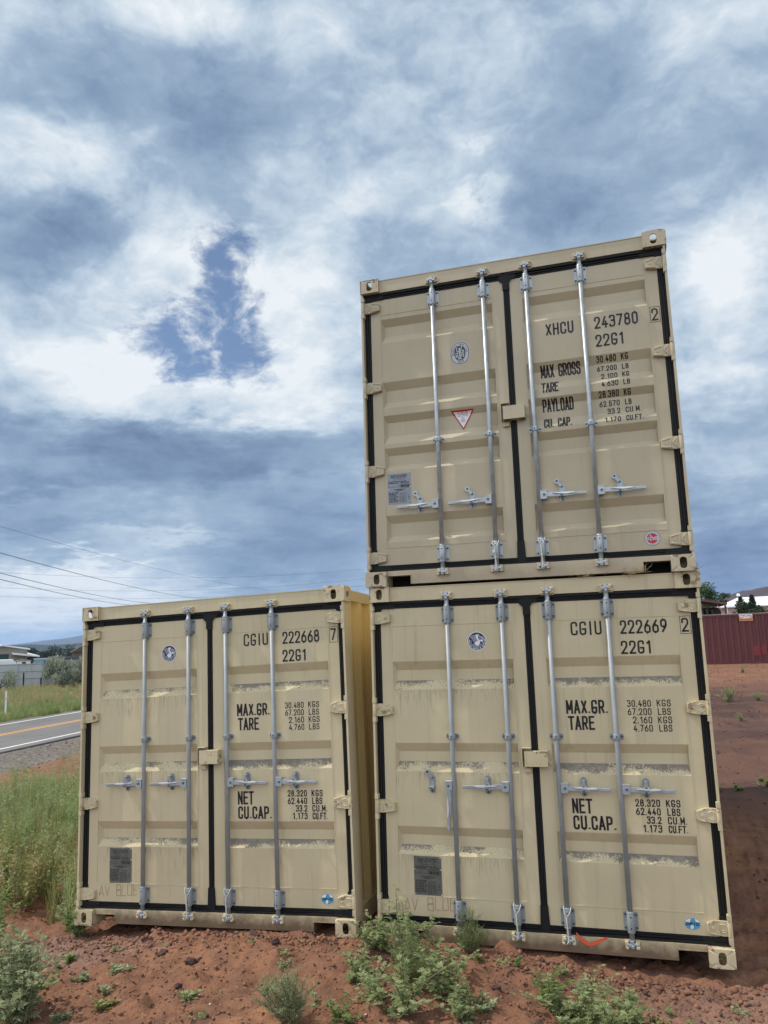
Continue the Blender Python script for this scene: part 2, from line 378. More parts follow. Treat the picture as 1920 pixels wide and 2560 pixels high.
    t.add('ShaderNodeOutputMaterial', {0: b.outputs[0]})
    return m
def grid_mesh(name, xs, ys, Z, m):
    nx, ny = len(xs), len(ys)
    XX, YY = np.meshgrid(xs, ys)
    me = bpy.data.meshes.new(name)
    v = np.stack([XX.ravel(), YY.ravel(), Z.ravel()], 1)
    i = np.arange(nx * ny).reshape(ny, nx)
    q = np.stack([i[:-1, :-1], i[:-1, 1:], i[1:, 1:], i[1:, :-1]], -1).reshape(-1, 4)
    me.vertices.add(len(v)); me.vertices.foreach_set('co', v.ravel())
    me.loops.add(q.size); me.loops.foreach_set('vertex_index', q.ravel())
    me.polygons.add(len(q)); me.polygons.foreach_set('loop_start', np.arange(len(q)) * 4)
    me.polygons.foreach_set('use_smooth', np.ones(len(q), bool))
    me.materials.append(m); me.update(calc_edges=True); me.validate()
    return me
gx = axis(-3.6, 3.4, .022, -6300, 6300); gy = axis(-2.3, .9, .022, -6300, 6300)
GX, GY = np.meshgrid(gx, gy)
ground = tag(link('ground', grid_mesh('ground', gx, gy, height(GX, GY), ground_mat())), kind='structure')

def road_pt(s, l, z): return (-18.73 + s * .9942 - .1080 * l, 16.73 + s * .1080 + .9942 * l, z)
def strip(name, s0, s1, z, m, l0=-60, l1=420, n=60, th=.05):
    mb = MB()
    for k in range(n):
        a = l0 + (l1 - l0) * k / n; b = l0 + (l1 - l0) * (k + 1) / n
        mb.quad(road_pt(s0, a, z), road_pt(s1, a, z), road_pt(s1, b, z), road_pt(s0, b, z))
    a, b = l0, l1
    mb.quad(road_pt(s1, a, z), road_pt(s1, a, z - th), road_pt(s1, b, z - th), road_pt(s1, b, z))
    mb.quad(road_pt(s0, b, z), road_pt(s0, b, z - th), road_pt(s0, a, z - th), road_pt(s0, a, z))
    return tag(build(mb, name, m), kind='structure')
def asphalt_mat():
    m = bpy.data.materials.new('worn_asphalt'); m.use_nodes = True; m.node_tree.nodes.clear(); t = NT(m.node_tree)
    P = t.add('ShaderNodeTexCoord').outputs['Object']
    col = t.mix(t.mr(t.noise(P, .5, 5, .6), .35, .65), (.150, .143, .140), (.205, .195, .188))
    col = t.mix(t.mr(t.noise(P, 22, 4, .7), .40, .66, 0, .7), col, (.09, .085, .082))
    col = t.mix(t.mr(t.noise(t.vm('MULTIPLY', P, (1.5, .12, 1)), 1.0, 4, .6), .55, .7, 0, .5), col, (.10, .095, .09))
    b = t.add('ShaderNodeBsdfPrincipled', {'Base Color': col, 'Roughness': .85, 'Specular IOR Level': .3})
    t.add('ShaderNodeOutputMaterial', {0: b.outputs[0]}); return m
ASPH = asphalt_mat()
strip('road', -6.75, .6, -1.0, ASPH)
LINEW = mat('road_paint_white', (.74, .74, .72), .7, var=.12, vscale=6)
LINEY = mat('road_paint_yellow', (.66, .33, .06), .7, var=.15, vscale=6)
strip('road_marking', -.06, .07, -.995, LINEW, th=.004)
strip('road_marking', -6.12, -5.99, -.995, LINEW, th=.004)
strip('road_marking', -3.33, -3.20, -.995, LINEY, th=.004)
strip('road_marking', -3.05, -2.92, -.995, LINEY, th=.004)

# ------------------------------------------------------------------ stroke lettering (narrow stencil-like gothic)
GW = .36
GL = {
 '0': [([(0, 0, .17), (0, 1, .17), (1, 1, .17), (1, 0, .17)], 1)], '1': [([(.05, .80), (.55, .97), (.55, 0)], 0)],
 '2': [([(0, .72), (0, 1, .17), (1, 1, .17), (1, .60, .08), (0, 0), (1, 0)], 0)],
 '3': [([(0, .84), (0, 1, .14), (1, 1, .16), (1, .54, .14), (.40, .54)], 0), ([(.40, .54), (1, .54, .14), (1, 0, .17), (0, 0, .15), (0, .16)], 0)],
 '4': [([(.62, 1), (0, .27), (1.08, .27)], 0), ([(.72, .52), (.72, 0)], 0)],
 '5': [([(.95, 1), (.08, 1), (.04, .56), (1, .60, .16), (1, 0, .17), (0, 0, .17), (0, .22)], 0)],
 '6': [([(0, 0, .17), (0, .58, .17), (1, .58, .17), (1, 0, .17)], 1), ([(.03, .40), (.12, .58, .1), (.80, 1)], 0)],
 '7': [([(0, 1), (1, 1), (.28, 0)], 0)],
 '8': [([(0, 0, .17), (0, .53, .15), (1, .53, .15), (1, 0, .17)], 1), ([(.07, .53, .15), (.07, 1, .15), (.93, 1, .15), (.93, .53, .15)], 1)],
 '9': [([(0, 1, .17), (0, .42, .17), (1, .42, .17), (1, 1, .17)], 1), ([(.97, .60), (.88, .42, .1), (.20, 0)], 0)],
 'A': [([(-.05, 0), (.5, 1), (1.05, 0)], 0), ([(.16, .28), (.84, .28)], 0)],
 'B': [([(0, .53), (0, 0), (1, 0, .16), (1, .53, .15), (0, .53)], 0), ([(0, .53), (0, 1), (.92, 1, .15), (.92, .53, .15), (0, .53)], 0)],
 'C': [([(1, .74), (1, 1, .17), (0, 1, .17), (0, 0, .17), (1, 0, .17), (1, .26)], 0)],
 'D': [([(0, 0), (0, 1), (1, 1, .17), (1, 0, .17), (0, 0)], 0)],
 'E': [([(.95, 1), (0, 1), (0, 0), (.95, 0)], 0), ([(0, .53), (.8, .53)], 0)],
 'F': [([(.95, 1), (0, 1), (0, 0)], 0), ([(0, .52), (.8, .52)], 0)],
 'G': [([(1, .80), (1, 1, .15), (0, 1, .17), (0, 0, .17), (1, 0, .17), (1, .43), (.50, .43)], 0)],
 'H': [([(0, 0), (0, 1)], 0), ([(1, 0), (1, 1)], 0), ([(0, .52), (1, .52)], 0)],
 'I': [([(.25, 0), (.25, 1)], 0)], 'K': [([(0, 0), (0, 1)], 0), ([(1, 1), (.05, .40)], 0), ([(.35, .60), (1.02, 0)], 0)],
 'L': [([(0, 1), (0, 0), (.95, 0)], 0)], 'M': [([(0, 0), (0, 1), (.6, .25), (1.2, 1), (1.2, 0)], 0)],
 'N': [([(0, 0), (0, 1), (1, 0), (1, 1)], 0)], 'O': [([(0, 0, .17), (0, 1, .17), (1, 1, .17), (1, 0, .17)], 1)],
 'P': [([(0, 0), (0, 1), (1, 1, .16), (1, .45, .16), (0, .45)], 0)],
 'R': [([(0, 0), (0, 1), (1, 1, .16), (1, .47, .16), (0, .47)], 0), ([(.5, .47), (1.02, 0)], 0)],
 'S': [([(.97, .76), (.97, 1, .16), (.02, 1, .16), (.02, .53, .15), (1, .53, .15), (1, 0, .17), (0, 0, .17), (0, .24)], 0)],
 'T': [([(-.05, 1), (1.05, 1)], 0), ([(.5, 1), (.5, 0)], 0)], 'U': [([(0, 1), (0, 0, .17), (1, 0, .17), (1, 1)], 0)],
 'V': [([(-.05, 1), (.5, 0), (1.05, 1)], 0)], 'W': [([(0, 1), (.3, 0), (.6, .8), (.9, 0), (1.2, 1)], 0)],
 'X': [([(0, 0), (1, 1)], 0), ([(0, 1), (1, 0)], 0)], 'Y': [([(0, 1), (.5, .48), (1, 1)], 0), ([(.5, .48), (.5, 0)], 0)],
 '.': [([(.0, -.02), (.0, .10)], 0)], ',': [([(.05, .06), (-.03, -.09)], 0)], '-': [([(0, .5), (.8, .5)], 0)],
 'x': [([(0, 0), (.9, .62)], 0), ([(0, .62), (.9, 0)], 0)], 'h': [([(0, -.2), (0, 1.2)], 0), ([(0, .62), (.9, .62, .17), (.9, 0)], 0)],
 'c': [([(.9, .46), (.9, .62, .17), (0, .62, .17), (0, 0, .17), (.9, 0, .17), (.9, .16)], 0)],
}
GWID = {'.': .0, ',': .05, 'I': .5, 'M': 1.2, 'W': 1.2, ' ': .8, '-': .8, '1': .62}
def roundp(pts, closed):
    out = []; n = len(pts)
    for i, p in enumerate(pts):
        r = p[2] if len(p) > 2 else 0
        if not r or (not closed and i in (0, n - 1)): out.append((p[0], p[1])); continue
        P = np.array(p[:2]); A = np.array(pts[i - 1][:2]); B = np.array(pts[(i + 1) % n][:2])
        la, lb = np.linalg.norm(A - P), np.linalg.norm(B - P)
        r_ = min(r, la * .5, lb * .5)
        a = P + (A - P) / la * r_; b = P + (B - P) / lb * r_
        for k in range(6):
            u = k / 5; q = (1 - u) ** 2 * a + 2 * u * (1 - u) * P + u * u * b; out.append(tuple(q))
    return out
def ribbon(pts, w, closed, maxseg=None):
    """a flat stroke of width w along pts -> list of quads"""
    P = [np.array(p, float) for p in pts]
    if maxseg:
        Q = []
        m = len(P) if closed else len(P) - 1
        for i in range(m):
            a, b = P[i], P[(i + 1) % len(P)]; k = max(1, int(math.ceil(np.linalg.norm(b - a) / maxseg)))
            Q += [a + (b - a) * j / k for j in range(k)]
        if not closed: Q.append(P[-1])
        P = Q
    n = len(P); L = []; R_ = []
    for i in range(n):
        a = P[i - 1] if (i > 0 or closed) else None; b = P[(i + 1) % n] if (i < n - 1 or closed) else None
        d1 = (P[i] - a) / (np.linalg.norm(P[i] - a) + 1e-12) if a is not None else None
        d2 = (b - P[i]) / (np.linalg.norm(b - P[i]) + 1e-12) if b is not None else None
        if d1 is None: d1 = d2
        if d2 is None: d2 = d1
        n1 = np.array((-d1[1], d1[0])); n2 = np.array((-d2[1], d2[0])); nn = n1 + n2
        l = np.linalg.norm(nn); nn = n1 if l < 1e-6 else nn / l
        k = 1 / max(.45, float(nn @ n1))
        e = np.zeros(2)
        if not closed and i == 0: e = -d1 * w * .0
        L.append(P[i] + nn * w / 2 * k + e); R_.append(P[i] - nn * w / 2 * k + e)
    q = []
    for i in range(n if closed else n - 1):
        j = (i + 1) % n; q.append((L[i], R_[i], R_[j], L[j]))
    return q
def split_sharp(p):
    # a stroke doubling back on itself is drawn as two strokes
    out = [[p[0]]]
    for i in range(1, len(p)):
        out[-1].append(p[i])
        if i < len(p) - 1:
            a = np.subtract(p[i], p[i - 1]); b = np.subtract(p[i + 1], p[i])
            if a @ b < -.25 * np.linalg.norm(a) * np.linalg.norm(b): out.append([p[i]])
    return out
def glyph_strokes(ch): return GL.get(ch, [])
def text_quads(txt, x0, z0, h, width=None, t=None, right=None, gap=None, maxseg=None, xf=None, gw=GW):
    """quads of a line of text: baseline z0, cap height h, optional total width (spacing is fitted to it)"""
    t = t or h * .135; H_ = h - t
    ws = [GWID.get(c, 1.0) * gw * h + t for c in txt]
    g = (gap if gap is not None else .13) * h
    tot = sum(ws) + g * (len(txt) - 1)
    kx = 1.0
    if width:
        kx = min(1.35, max(.5, width / tot)); ws = [(w_ - t) * kx + t for w_ in ws]
        g = (width - sum(ws)) / max(1, len(txt) - 1); tot = width
    x = (right - tot) if right is not None else x0
    out = []
    for c, w_ in zip(txt, ws):
        for pts, cl in glyph_strokes(c):
            pp = [(p[0] * gw * h * kx, p[1] * H_, *( (p[2] * h,) if len(p) > 2 else ())) for p in pts]
            full = [(x + t / 2 + a, z0 + t / 2 + b) for a, b in roundp(pp, cl)]
            for k_, rr in enumerate(split_sharp(full) if not cl else [full]):
                if not cl and c not in '.,':                          # square ends
                    for e in (0, -1):
                        a, b = np.array(rr[e]), np.array(rr[1 if e == 0 else -2]); d = (a - b) / np.linalg.norm(a - b)
                        rr[e] = tuple(a + d * t * (.5 if max(abs(d)) > .97 else .2))
                out += ribbon(rr, t, cl, maxseg)
        x += w_ + g
    return out
def arc_text(txt, cx, cz, r, a0, a1, h, t=None, inside=False):
    """letters along a circle from angle a0 to a1 (degrees, counter-clockwise from +x)"""
    t = t or h * .17; out = []; n = len(txt)
    for i, c in enumerate(txt):
        a = rad(a0 + (a1 - a0) * (i / max(1, n - 1)))
        for pts, cl in glyph_strokes(c):
            gw = .62
            pp = [((p[0] - GWID.get(c, 1) / 2) * gw * h, (p[1] - .5) * h, *((p[2] * h,) if len(p) > 2 else ())) for p in pts]
            for q in ribbon(roundp(pp, cl), t, cl):
                nq = []
                for u, v in q:
                    ca, sa = math.cos(a), math.sin(a)
                    if not inside: rx, rz = (sa, -ca), (ca, sa)
                    else: rx, rz = (-sa, ca), (-ca, -sa)
                    nq.append((cx + ca * r[0] + rx[0] * u + rz[0] * v, cz + sa * r[1] + rx[1] * u + rz[1] * v))
                out.append(nq)
    return out
def decal(mb, quads, yf, m=0):
    """flat quads (x,z) laid on a surface given by yf(z)"""
    for q in quads: mb.quad(*[(p[0], yf(p[1]), p[1]) for p in q], m=m)
def disc(mb, cx, cz, rx, rz, y, m=0, n=40, pw=2.0):
    c = mb.V((cx, y, cz)); ring = []
    for k in range(n):
        a = 2 * math.pi * k / n; ca, sa = math.cos(a), math.sin(a)
        ring.append(mb.V((cx + rx * math.copysign(abs(ca) ** (2 / pw), ca), y, cz + rz * math.copysign(abs(sa) ** (2 / pw), sa))))
    for k in range(n): mb.F((c, ring[(k + 1) % n], ring[k]), m)
def poly(mb, pts, y, m=0): mb.F([mb.V((x, y, z)) for x, z in pts], m)

# ------------------------------------------------------------------ shipping containers
CW, CH, CL = 2.438, 2.591, 6.058
Y0 = .062                                                   # outer face of the doors
ROD_X = (.614, 1.034, 1.380, 1.800)
HINGE_Z = (2.350, 1.648, .940, .232)
BANDS_OLD = [(2.010, 1.944, 1.864, 1.795), (1.400, 1.335, 1.262, 1.190), (.797, .731, .661, .597)]
BANDS_NEW = [(2.243, 2.184, 2.100, 2.033), (1.691, 1.624, 1.525, 1.467), (1.404, 1.350, 1.235, 1.163), (1.128, 1.071, .985, .938), (.571, .510, .405, .357)]
DEEP = .036
PZ0, PZ1 = .312, 2.285
def prof(bands):
    """rows (z, depth) of the door sheet from top to bottom with the slope kind of the strip below each row"""
    r = [(PZ1, 0, 'flat')]
    for a, b, c, d in bands:
        r += [(a, 0, 'in'), (b, DEEP, 'deep'), (c, DEEP, 'out'), (d, 0, 'flat')]
    r.append((PZ0, 0, None)); return r
def yf_of(bands, off=.0014):
    zs = [q[0] for q in prof(bands)][::-1]; ds = [q[1] for q in prof(bands)][::-1]
    return lambda z: Y0 + float(np.interp(z, zs, ds, left=0, right=0)) - off
def casting_mesh(sx, sz, mats):
    """corner fitting: hollow block with a slot in its front, outer side and top or bottom; corner at the origin, body towards +x*sx, +y, +z*sz"""
    W, D, Hh = .162, .178, .118
    mb = MB()
    def holed(u0, u1, v0, v1, a, b, fn):
        cu, cv = (u0 + u1) / 2, (v0 + v1) / 2; pts = []
        ang = sorted([2 * math.pi * k / 24 + .01 for k in range(24)] + [math.atan2(y, x) % (2 * math.pi) for x in (u0 - cu, u1 - cu) for y in (v0 - cv, v1 - cv)])
        I = []; O = []
        for t in ang:
            c, s = math.cos(t), math.sin(t)
            ri = 1 / ((abs(c) / a) ** 3.2 + (abs(s) / b) ** 3.2) ** (1 / 3.2)
            ro = min((u1 - cu) / abs(c) if abs(c) > 1e-9 else 9, (v1 - cv) / abs(s) if abs(s) > 1e-9 else 9)
            I.append(mb.V(fn(cu + c * ri, cv + s * ri))); O.append(mb.V(fn(cu + c * ro, cv + s * ro)))
        n = len(ang)
        for k in range(n): j = (k + 1) % n; mb.F((O[k], O[j], I[j], I[k]))
    holed(0, W, 0, Hh, .0245, .040, lambda u, v: (u * sx, 0, v * sz))
    holed(0, D, 0, Hh, .040, .0255, lambda u, v: (0, u, v * sz))
    holed(0, W, 0, D, .032, .056, lambda u, v: (u * sx, v, 0))
    mb.quad((W * sx, 0, 0), (W * sx, D, 0), (W * sx, D, Hh * sz), (W * sx, 0, Hh * sz))
    mb.quad((0, D, 0), (W * sx, D, 0), (W * sx, D, Hh * sz), (0, D, Hh * sz))
    mb.quad((0, 0, Hh * sz), (W * sx, 0, Hh * sz), (W * sx, D, Hh * sz), (0, D, Hh * sz))
    me = mb.mesh('corner_casting', mats)
    import bmesh
    b = bmesh.new(); b.from_mesh(me); bmesh.ops.remove_doubles(b, verts=b.verts, dist=1e-5); bmesh.ops.recalc_face_normals(b, faces=b.faces); b.to_mesh(me); b.free()
    return me
def rrect(w, h, r, n=5, cx=0, cz=0):
    o = []
    for sx, sz, a0 in ((1, 1, 0), (-1, 1, 90), (-1, -1, 180), (1, -1, 270)):
        for k in range(n):
            a = rad(a0 + 90 * k / (n - 1)); o.append((cx + sx * (w / 2 - r) + r * math.cos(a), cz + sz * (h / 2 - r) + r * math.sin(a)))
    return o
def bracket_mesh(big, steel):
    mb = MB(); hh = .126 if big else .042; w = .096
    mb.prism(rrect(w, hh, .012), -.005, 0)
    L = .062 if big else .019; ry = -.032
    mb.cyl((0, ry, -L), (0, ry, L), .0245, n=20)
    if big:
        for s in (-1, 1): mb.cyl((0, ry, s * (L - .004)), (0, ry, s * (L + .006)), .0265, .023, n=20)
    mb.box(-.024, .024, ry, -.003, -L, L)
    for sx in (-1, 1):
        for sz in ((-1, 1) if big else (0,)):
            x, z = sx * .0365, sz * .043
            mb.cyl((x, -.004, z), (x, -.012, z), .0085, .0075, n=10, m=1)
    for z in ((-.036, .036) if big else (0,)): mb.cyl((0, ry - .022, z), (0, ry - .0252, z), .0052, n=10, m=2)
    if big:
        for sx in (-1, 1):
            for z in (-.008, .012): mb.cyl((sx * .0265, -.006, z), (sx * .0265, -.008, z), .003, n=8, m=3)
    return mb.mesh('rod_bracket', [steel, BOLT, HOLE, BRIGHT])
def cam_mesh(top, steel, paint, flip):
    """cam end of a lock bar gripping its keeper; z=0 at the cam's middle, +z away from the door"""
    mb = MB(); s = 1 if top else -1; fx = -1 if flip else 1
    mb.cyl((0, 0, -.062 * s), (0, 0, -.020 * s), .0165, n=16)
    mb.cyl((0, 0, -.030 * s), (0, 0, -.022 * s), .021, n=16)
    Rz = lambda a: Matrix.Rotation(rad(a), 3, 'Y')
    mb.box(-.013, .013, -.026, .016, -.022, .030, rot=Rz(4 * fx), piv=(0, 0, 0))
    mb.box(*sorted((.006 * fx, .036 * fx)), -.030, -.012, -.012, .006, rot=Rz(-12 * fx), piv=(0, 0, 0))
    mb.box(*sorted((-.034 * fx, -.008 * fx)), -.028, -.010, .004, .022, rot=Rz(-20 * fx), piv=(0, 0, 0))
    mb.cyl((0, -.024, .006 * s), (0, -.034, .006 * s), .008, n=10)
    # keeper lugs, enamelled with the frame
    for a, b, c, d in ((-.046, -.022, -.020, .024), (.020, .046, -.018, .028)):
        mb.box(a * 1, b, -.020, .026, c, d, m=1, rot=Rz(9 * fx * (1 if a < 0 else -1)), piv=((a + b) / 2, 0, 0))
    mb.box(-.050, .050, .004, .026, -.026 * s - .004, -.026 * s + .004, m=1)
    mb.box(-.042, -.024, -.026, .004, .018 * s - .006, .018 * s + .008, m=1); mb.box(.024, .048, -.030, .004, .016 * s - .006, .016 * s + .010, m=1)
    return mb.mesh('cam_lock', [steel, paint])
def handle_mesh(sg, hang, steel, bright):
    """lever of a lock bar: hub clamped to the bar and a cranked flat lever; origin on the bar's axis"""
    mb = MB(); a, b = sorted((.012 * sg, .062 * sg))
    mb.box(a, b, -.020, .016, -.034, .034); mb.box(a, b, -.020, .016, .028, .0345, m=1)  # brighter strip paints the sunlit top edge of the hub
    mb.cyl((.040 * sg, -.019, 0), (.040 * sg, -.030, 0), .0095, .007, n=12, m=2)
    up = [(.050, .017), (.130, .016), (.165, .013), (.235, .013), (.255, .0132), (.355, .011), (.355, -.012), (.255, -.012), (.225, -.015), (.165, -.021), (.130, -.018), (.050, -.017)]
    pts = [(x * sg, z) for x, z in up]
    m2 = MB(); m2.prism(pts, -.015, -.006)
    m2.prism([(.105 * sg, .006), (.165 * sg, .011), (.235 * sg, .010), (.262 * sg, .0085), (.262 * sg, .001), (.20 * sg, -.004)], -.026, -.015, m=1)
    m2.prism([(.258 * sg, .0105), (.352 * sg, .009), (.352 * sg, -.010), (.258 * sg, -.010)], -.020, -.015)
    for k in range(9):
        x = (.266 + .0095 * k) * sg; m2.box(min(x, x + .004 * sg), max(x, x + .004 * sg), -.0215, -.0195, -.008, .007)
    rot = Matrix.Rotation(rad((-88 if sg < 0 else 88)) if hang else rad(1.4 * sg), 3, 'Y'); pv = Vector((.038 * sg, 0, 0))
    o = len(mb.v)
    for p in m2.v: mb.V(pv + rot @ (Vector(p) - pv))
    for f, mi, sm in zip(m2.f, m2.m, m2.sm): mb.F([i + o for i in f], mi, sm)
    return mb.mesh('handle', [steel, bright, BOLT])
def latch_mesh(opened, steel, bright):
    mb = MB()
    mb.prism(rrect(.043, .134, .0212, 8), -.005, 0)
    mb.prism(rrect(.030, .120, .0148, 8), -.008, -.005)
    for z in (-.050, .048): mb.cyl((0, -.007, z), (0, -.016, z), .0095, .0085, n=12, m=2)
    mb.box(-.014, .014, -.050, -.006, -.034, -.018); mb.box(-.019, .019, -.052, -.038, -.033, -.016); mb.box(-.010, .010, -.0535, -.052, -.031, -.020, m=2)
    if opened:
        R = Matrix.Rotation(rad(-38), 3, 'Y')
        L = [(-.012, .0), (.012, .0), (.013, .040), (.020, .052), (.013, .070), (.004, .064), (-.004, .074), (-.018, .062), (-.019, .046), (-.012, .036)]
        P = [R @ Vector((x, 0, z)) for x, z in L]; mb.prism([(p.x, p.z + .045) for p in P], -.024, -.018, m=0)
        c = R @ Vector((0, 0, .054)); mb.cyl((c.x, -.0242, c.z + .045), (c.x, -.0252, c.z + .045), .0075, n=12, m=3)
    else:
        mb.prism([(-.011, .052), (.011, .052), (.012, .024), (.024, .006), (.010, -.010), (-.010, -.010), (-.024, .006), (-.012, .024)], -.056, -.050, m=0)
        mb.prism([(-.022, .007), (-.006, .0015), (.006, .0015), (.022, .007), (.009, -.009), (-.009, -.009)], -.060, -.056, m=1)
        mb.box(-.010, .010, -.050, -.006, .040, .052)
        mb.cyl((0, -.056, .008), (0, -.0605, .008), .0045, n=8, m=3)
    return mb.mesh('handle_latch', [steel, bright, BOLT, HOLE])
def hinge_mesh(style, paint):
    mb = MB()
    mb.cyl((.015, .024, -.050), (.015, .024, .050), .0155, n=16)
    mb.box(.012, .03, .020, .05, -.046, .046)
    mb.prism([(.014, .046), (.060, .047), (.100, .046), (.143, .033), (.155, .026), (.155, -.030), (.148, -.034), (.060, -.047), (.014, -.046)], .032, .060)
    if style == 'old':
        mb.tube([(.060 + .026 * math.cos(a), .0315, .026 * math.sin(a)) for a in np.linspace(.6, 5.7, 20)], .0035, 6)
        mb.tube([(.060 + .013 * math.cos(a), .0315, .013 * math.sin(a)) for a in np.linspace(1.2, 5.0, 12)], .003, 6)
        mb.cyl((.117, .032, 0), (.117, .0275, 0), .012, .011, n=16); mb.cyl((.117, .0275, 0), (.117, .026, 0), .005, n=10)
        mb.tube([(.095, .0315, -.041), (.148, .0315, -.030), (.151, .0315, .024), (.095, .0315, .041)], .0038, 6)
    else:
        for pts in (((.045, .040), (.078, .0), (.045, -.040)), ((.088, .040), (.088, -.038)), ((.088, .036), (.150, .020)), ((.092, -.034), (.150, -.026)), ((.045, .040), (.052, 0), (.045, -.040))):
            mb.tube([(x, .031, z) for x, z in pts], .0045, 6)
        mb.cyl((.122, .032, -.004), (.122, .0285, -.004), .0085, n=12)
    return mb.mesh('hinge', [paint])
def door_mesh(x0, x1, px0, px1, bands, pm, old, rightdoor):
    """one door leaf: pressed sheet with horizontal troughs inside a flat border"""
    mb = MB(); wear = []
    def q(a, b, c, d, m, w4=(0, 0, 0, 0)):
        mb.quad(a, b, c, d, m); wear.extend(w4)
    z0, z1 = .172, 2.420
    q((x0, Y0, z0), (px0, Y0, z0), (px0, Y0, z1), (x0, Y0, z1), 0)
    q((px1, Y0, z0), (x1, Y0, z0), (x1, Y0, z1), (px1, Y0, z1), 0)
    q((px0, Y0, PZ1), (px1, Y0, PZ1), (px1, Y0, z1), (px0, Y0, z1), 0)
    q((px0, Y0, z0), (px1, Y0, z0), (px1, Y0, PZ0), (px0, Y0, PZ0), 0)
    rows = prof(bands); e = .024
    for (za, da, k), (zb, db, _) in zip(rows[:-1], rows[1:]):
        segs = [(za, da, zb, db, 0, 0)]; m = 0
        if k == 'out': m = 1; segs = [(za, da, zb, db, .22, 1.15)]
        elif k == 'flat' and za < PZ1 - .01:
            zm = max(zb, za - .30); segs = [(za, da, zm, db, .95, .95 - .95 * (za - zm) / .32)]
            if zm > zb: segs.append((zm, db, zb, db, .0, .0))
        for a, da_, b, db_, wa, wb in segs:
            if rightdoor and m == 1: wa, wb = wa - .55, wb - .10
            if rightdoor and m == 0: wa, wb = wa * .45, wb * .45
            xa0, xa1 = px0 + e * da_ / DEEP, px1 - e * .5 * da_ / DEEP; xb0, xb1 = px0 + e * db_ / DEEP, px1 - e * .5 * db_ / DEEP
            q((xb0, Y0 + db_, b), (xb1, Y0 + db_, b), (xa1, Y0 + da_, a), (xa0, Y0 + da_, a), m, (wb, wb, wa, wa))
            if da_ > 0 or db_ > 0:
                q((px0, Y0, b), (xb0, Y0 + db_, b), (xa0, Y0 + da_, a), (px0, Y0, a), 0)
                q((xb1, Y0 + db_, b), (px1, Y0, b), (px1, Y0, a), (xa1, Y0 + da_, a), 0)
    # edges and back of the leaf
    yb = Y0 + .055
    for a, b in (((x0, z0), (x1, z0)), ((x1, z0), (x1, z1)), ((x1, z1), (x0, z1)), ((x0, z1), (x0, z0))):
        q((a[0], Y0, a[1]), (a[0], yb, a[1]), (b[0], yb, b[1]), (b[0], Y0, b[1]), 0)
    q((x0, yb, z0), (x0, yb, z1), (x1, yb, z1), (x1, yb, z0), 0)
    # weld beads round the sheet
    n0 = len(mb.v)
    for a, b, c, d in ((px0 - .004, px1 + .004, PZ1 - .003, PZ1 + .004), (px0 - .004, px1 + .004, PZ0 - .004, PZ0 + .003)): mb.box(a, b, Y0 - .0028, Y0 + .002, c, d, 0)
    for x in (px0, px1): mb.box(x - .003, x + .003, Y0 - .0022, Y0 + .002, PZ0 + .003, PZ1 - .003, 0)
    wear.extend([0] * (len(mb.v) - n0)); mb.at['wear'] = wear
    return mb.mesh('door', [pm['door'], pm['peel']])
def gasket_mesh(left):
    mb = MB()
    def vert(xa, xb, z0, z1):
        mb.box(xa, xb, .066, .082, z0, z1)
        for u, v, y in ((.06, .30, .056), (.40, .62, .052), (.70, .96, .056)): mb.box(xa + (xb - xa) * u, xa + (xb - xa) * v, y, .066, z0 + .001, z1 - .001)
    def hor(za, zb, x0, x1, top):
        mb.box(x0, x1, .066, .084, za, zb)
        h = zb - za
        for u, v, y in ((.04, .24, .057), (.34, .52, .051), (.66, .97, .040 if top else .056)) if top else ((.03, .34, .040), (.48, .66, .051), (.76, .96, .057)): mb.box(x0 + .001, x1 - .001, y, .066, za + h * u, za + h * v)
    if left:
        vert(.017, .070, .172, 2.420); hor(2.4205, 2.474, .017, 1.197, True); hor(.124, .1715, .017, 1.197, False)
        vert(1.1955, 1.2425, .1725, 2.4195)
        # moulded corner pieces and the flared tee at the head of the centre strip
        mb.prism([(1.165, 2.4145), (1.165, 2.480), (1.262, 2.4815), (1.300, 2.470), (1.300, 2.424), (1.262, 2.4185), (1.2465, 2.392), (1.246, 2.330), (1.192, 2.330), (1.191, 2.392)], .046, .0655)
        mb.prism([(1.186, .118), (1.256, .118), (1.250, .235), (1.247, .300), (1.193, .300)], .049, .0655)
        mb.prism([(.016, 2.400), (.016, 2.476), (.19, 2.476), (.19, 2.4225), (.085, 2.4205), (.073, 2.400)], .047, .0655)
        mb.prism([(.016, .122), (.19, .122), (.19, .168), (.080, .1725), (.074, .300), (.016, .305)], .048, .0655)
    else:
        vert(2.368, 2.421, .172, 2.420); hor(2.4205, 2.474, 1.2415, 2.421, True); hor(.124, .1715, 1.2415, 2.421, False)
        mb.prism([(2.422, 2.400), (2.422, 2.476), (2.248, 2.476), (2.248, 2.4225), (2.353, 2.4205), (2.365, 2.400)][::-1], .047, .0655)
        mb.prism([(2.422, .122), (2.248, .122), (2.248, .168), (2.358, .1725), (2.364, .300), (2.422, .305)][::-1], .048, .0655)
    return mb.mesh('gasket', [RUBBER])
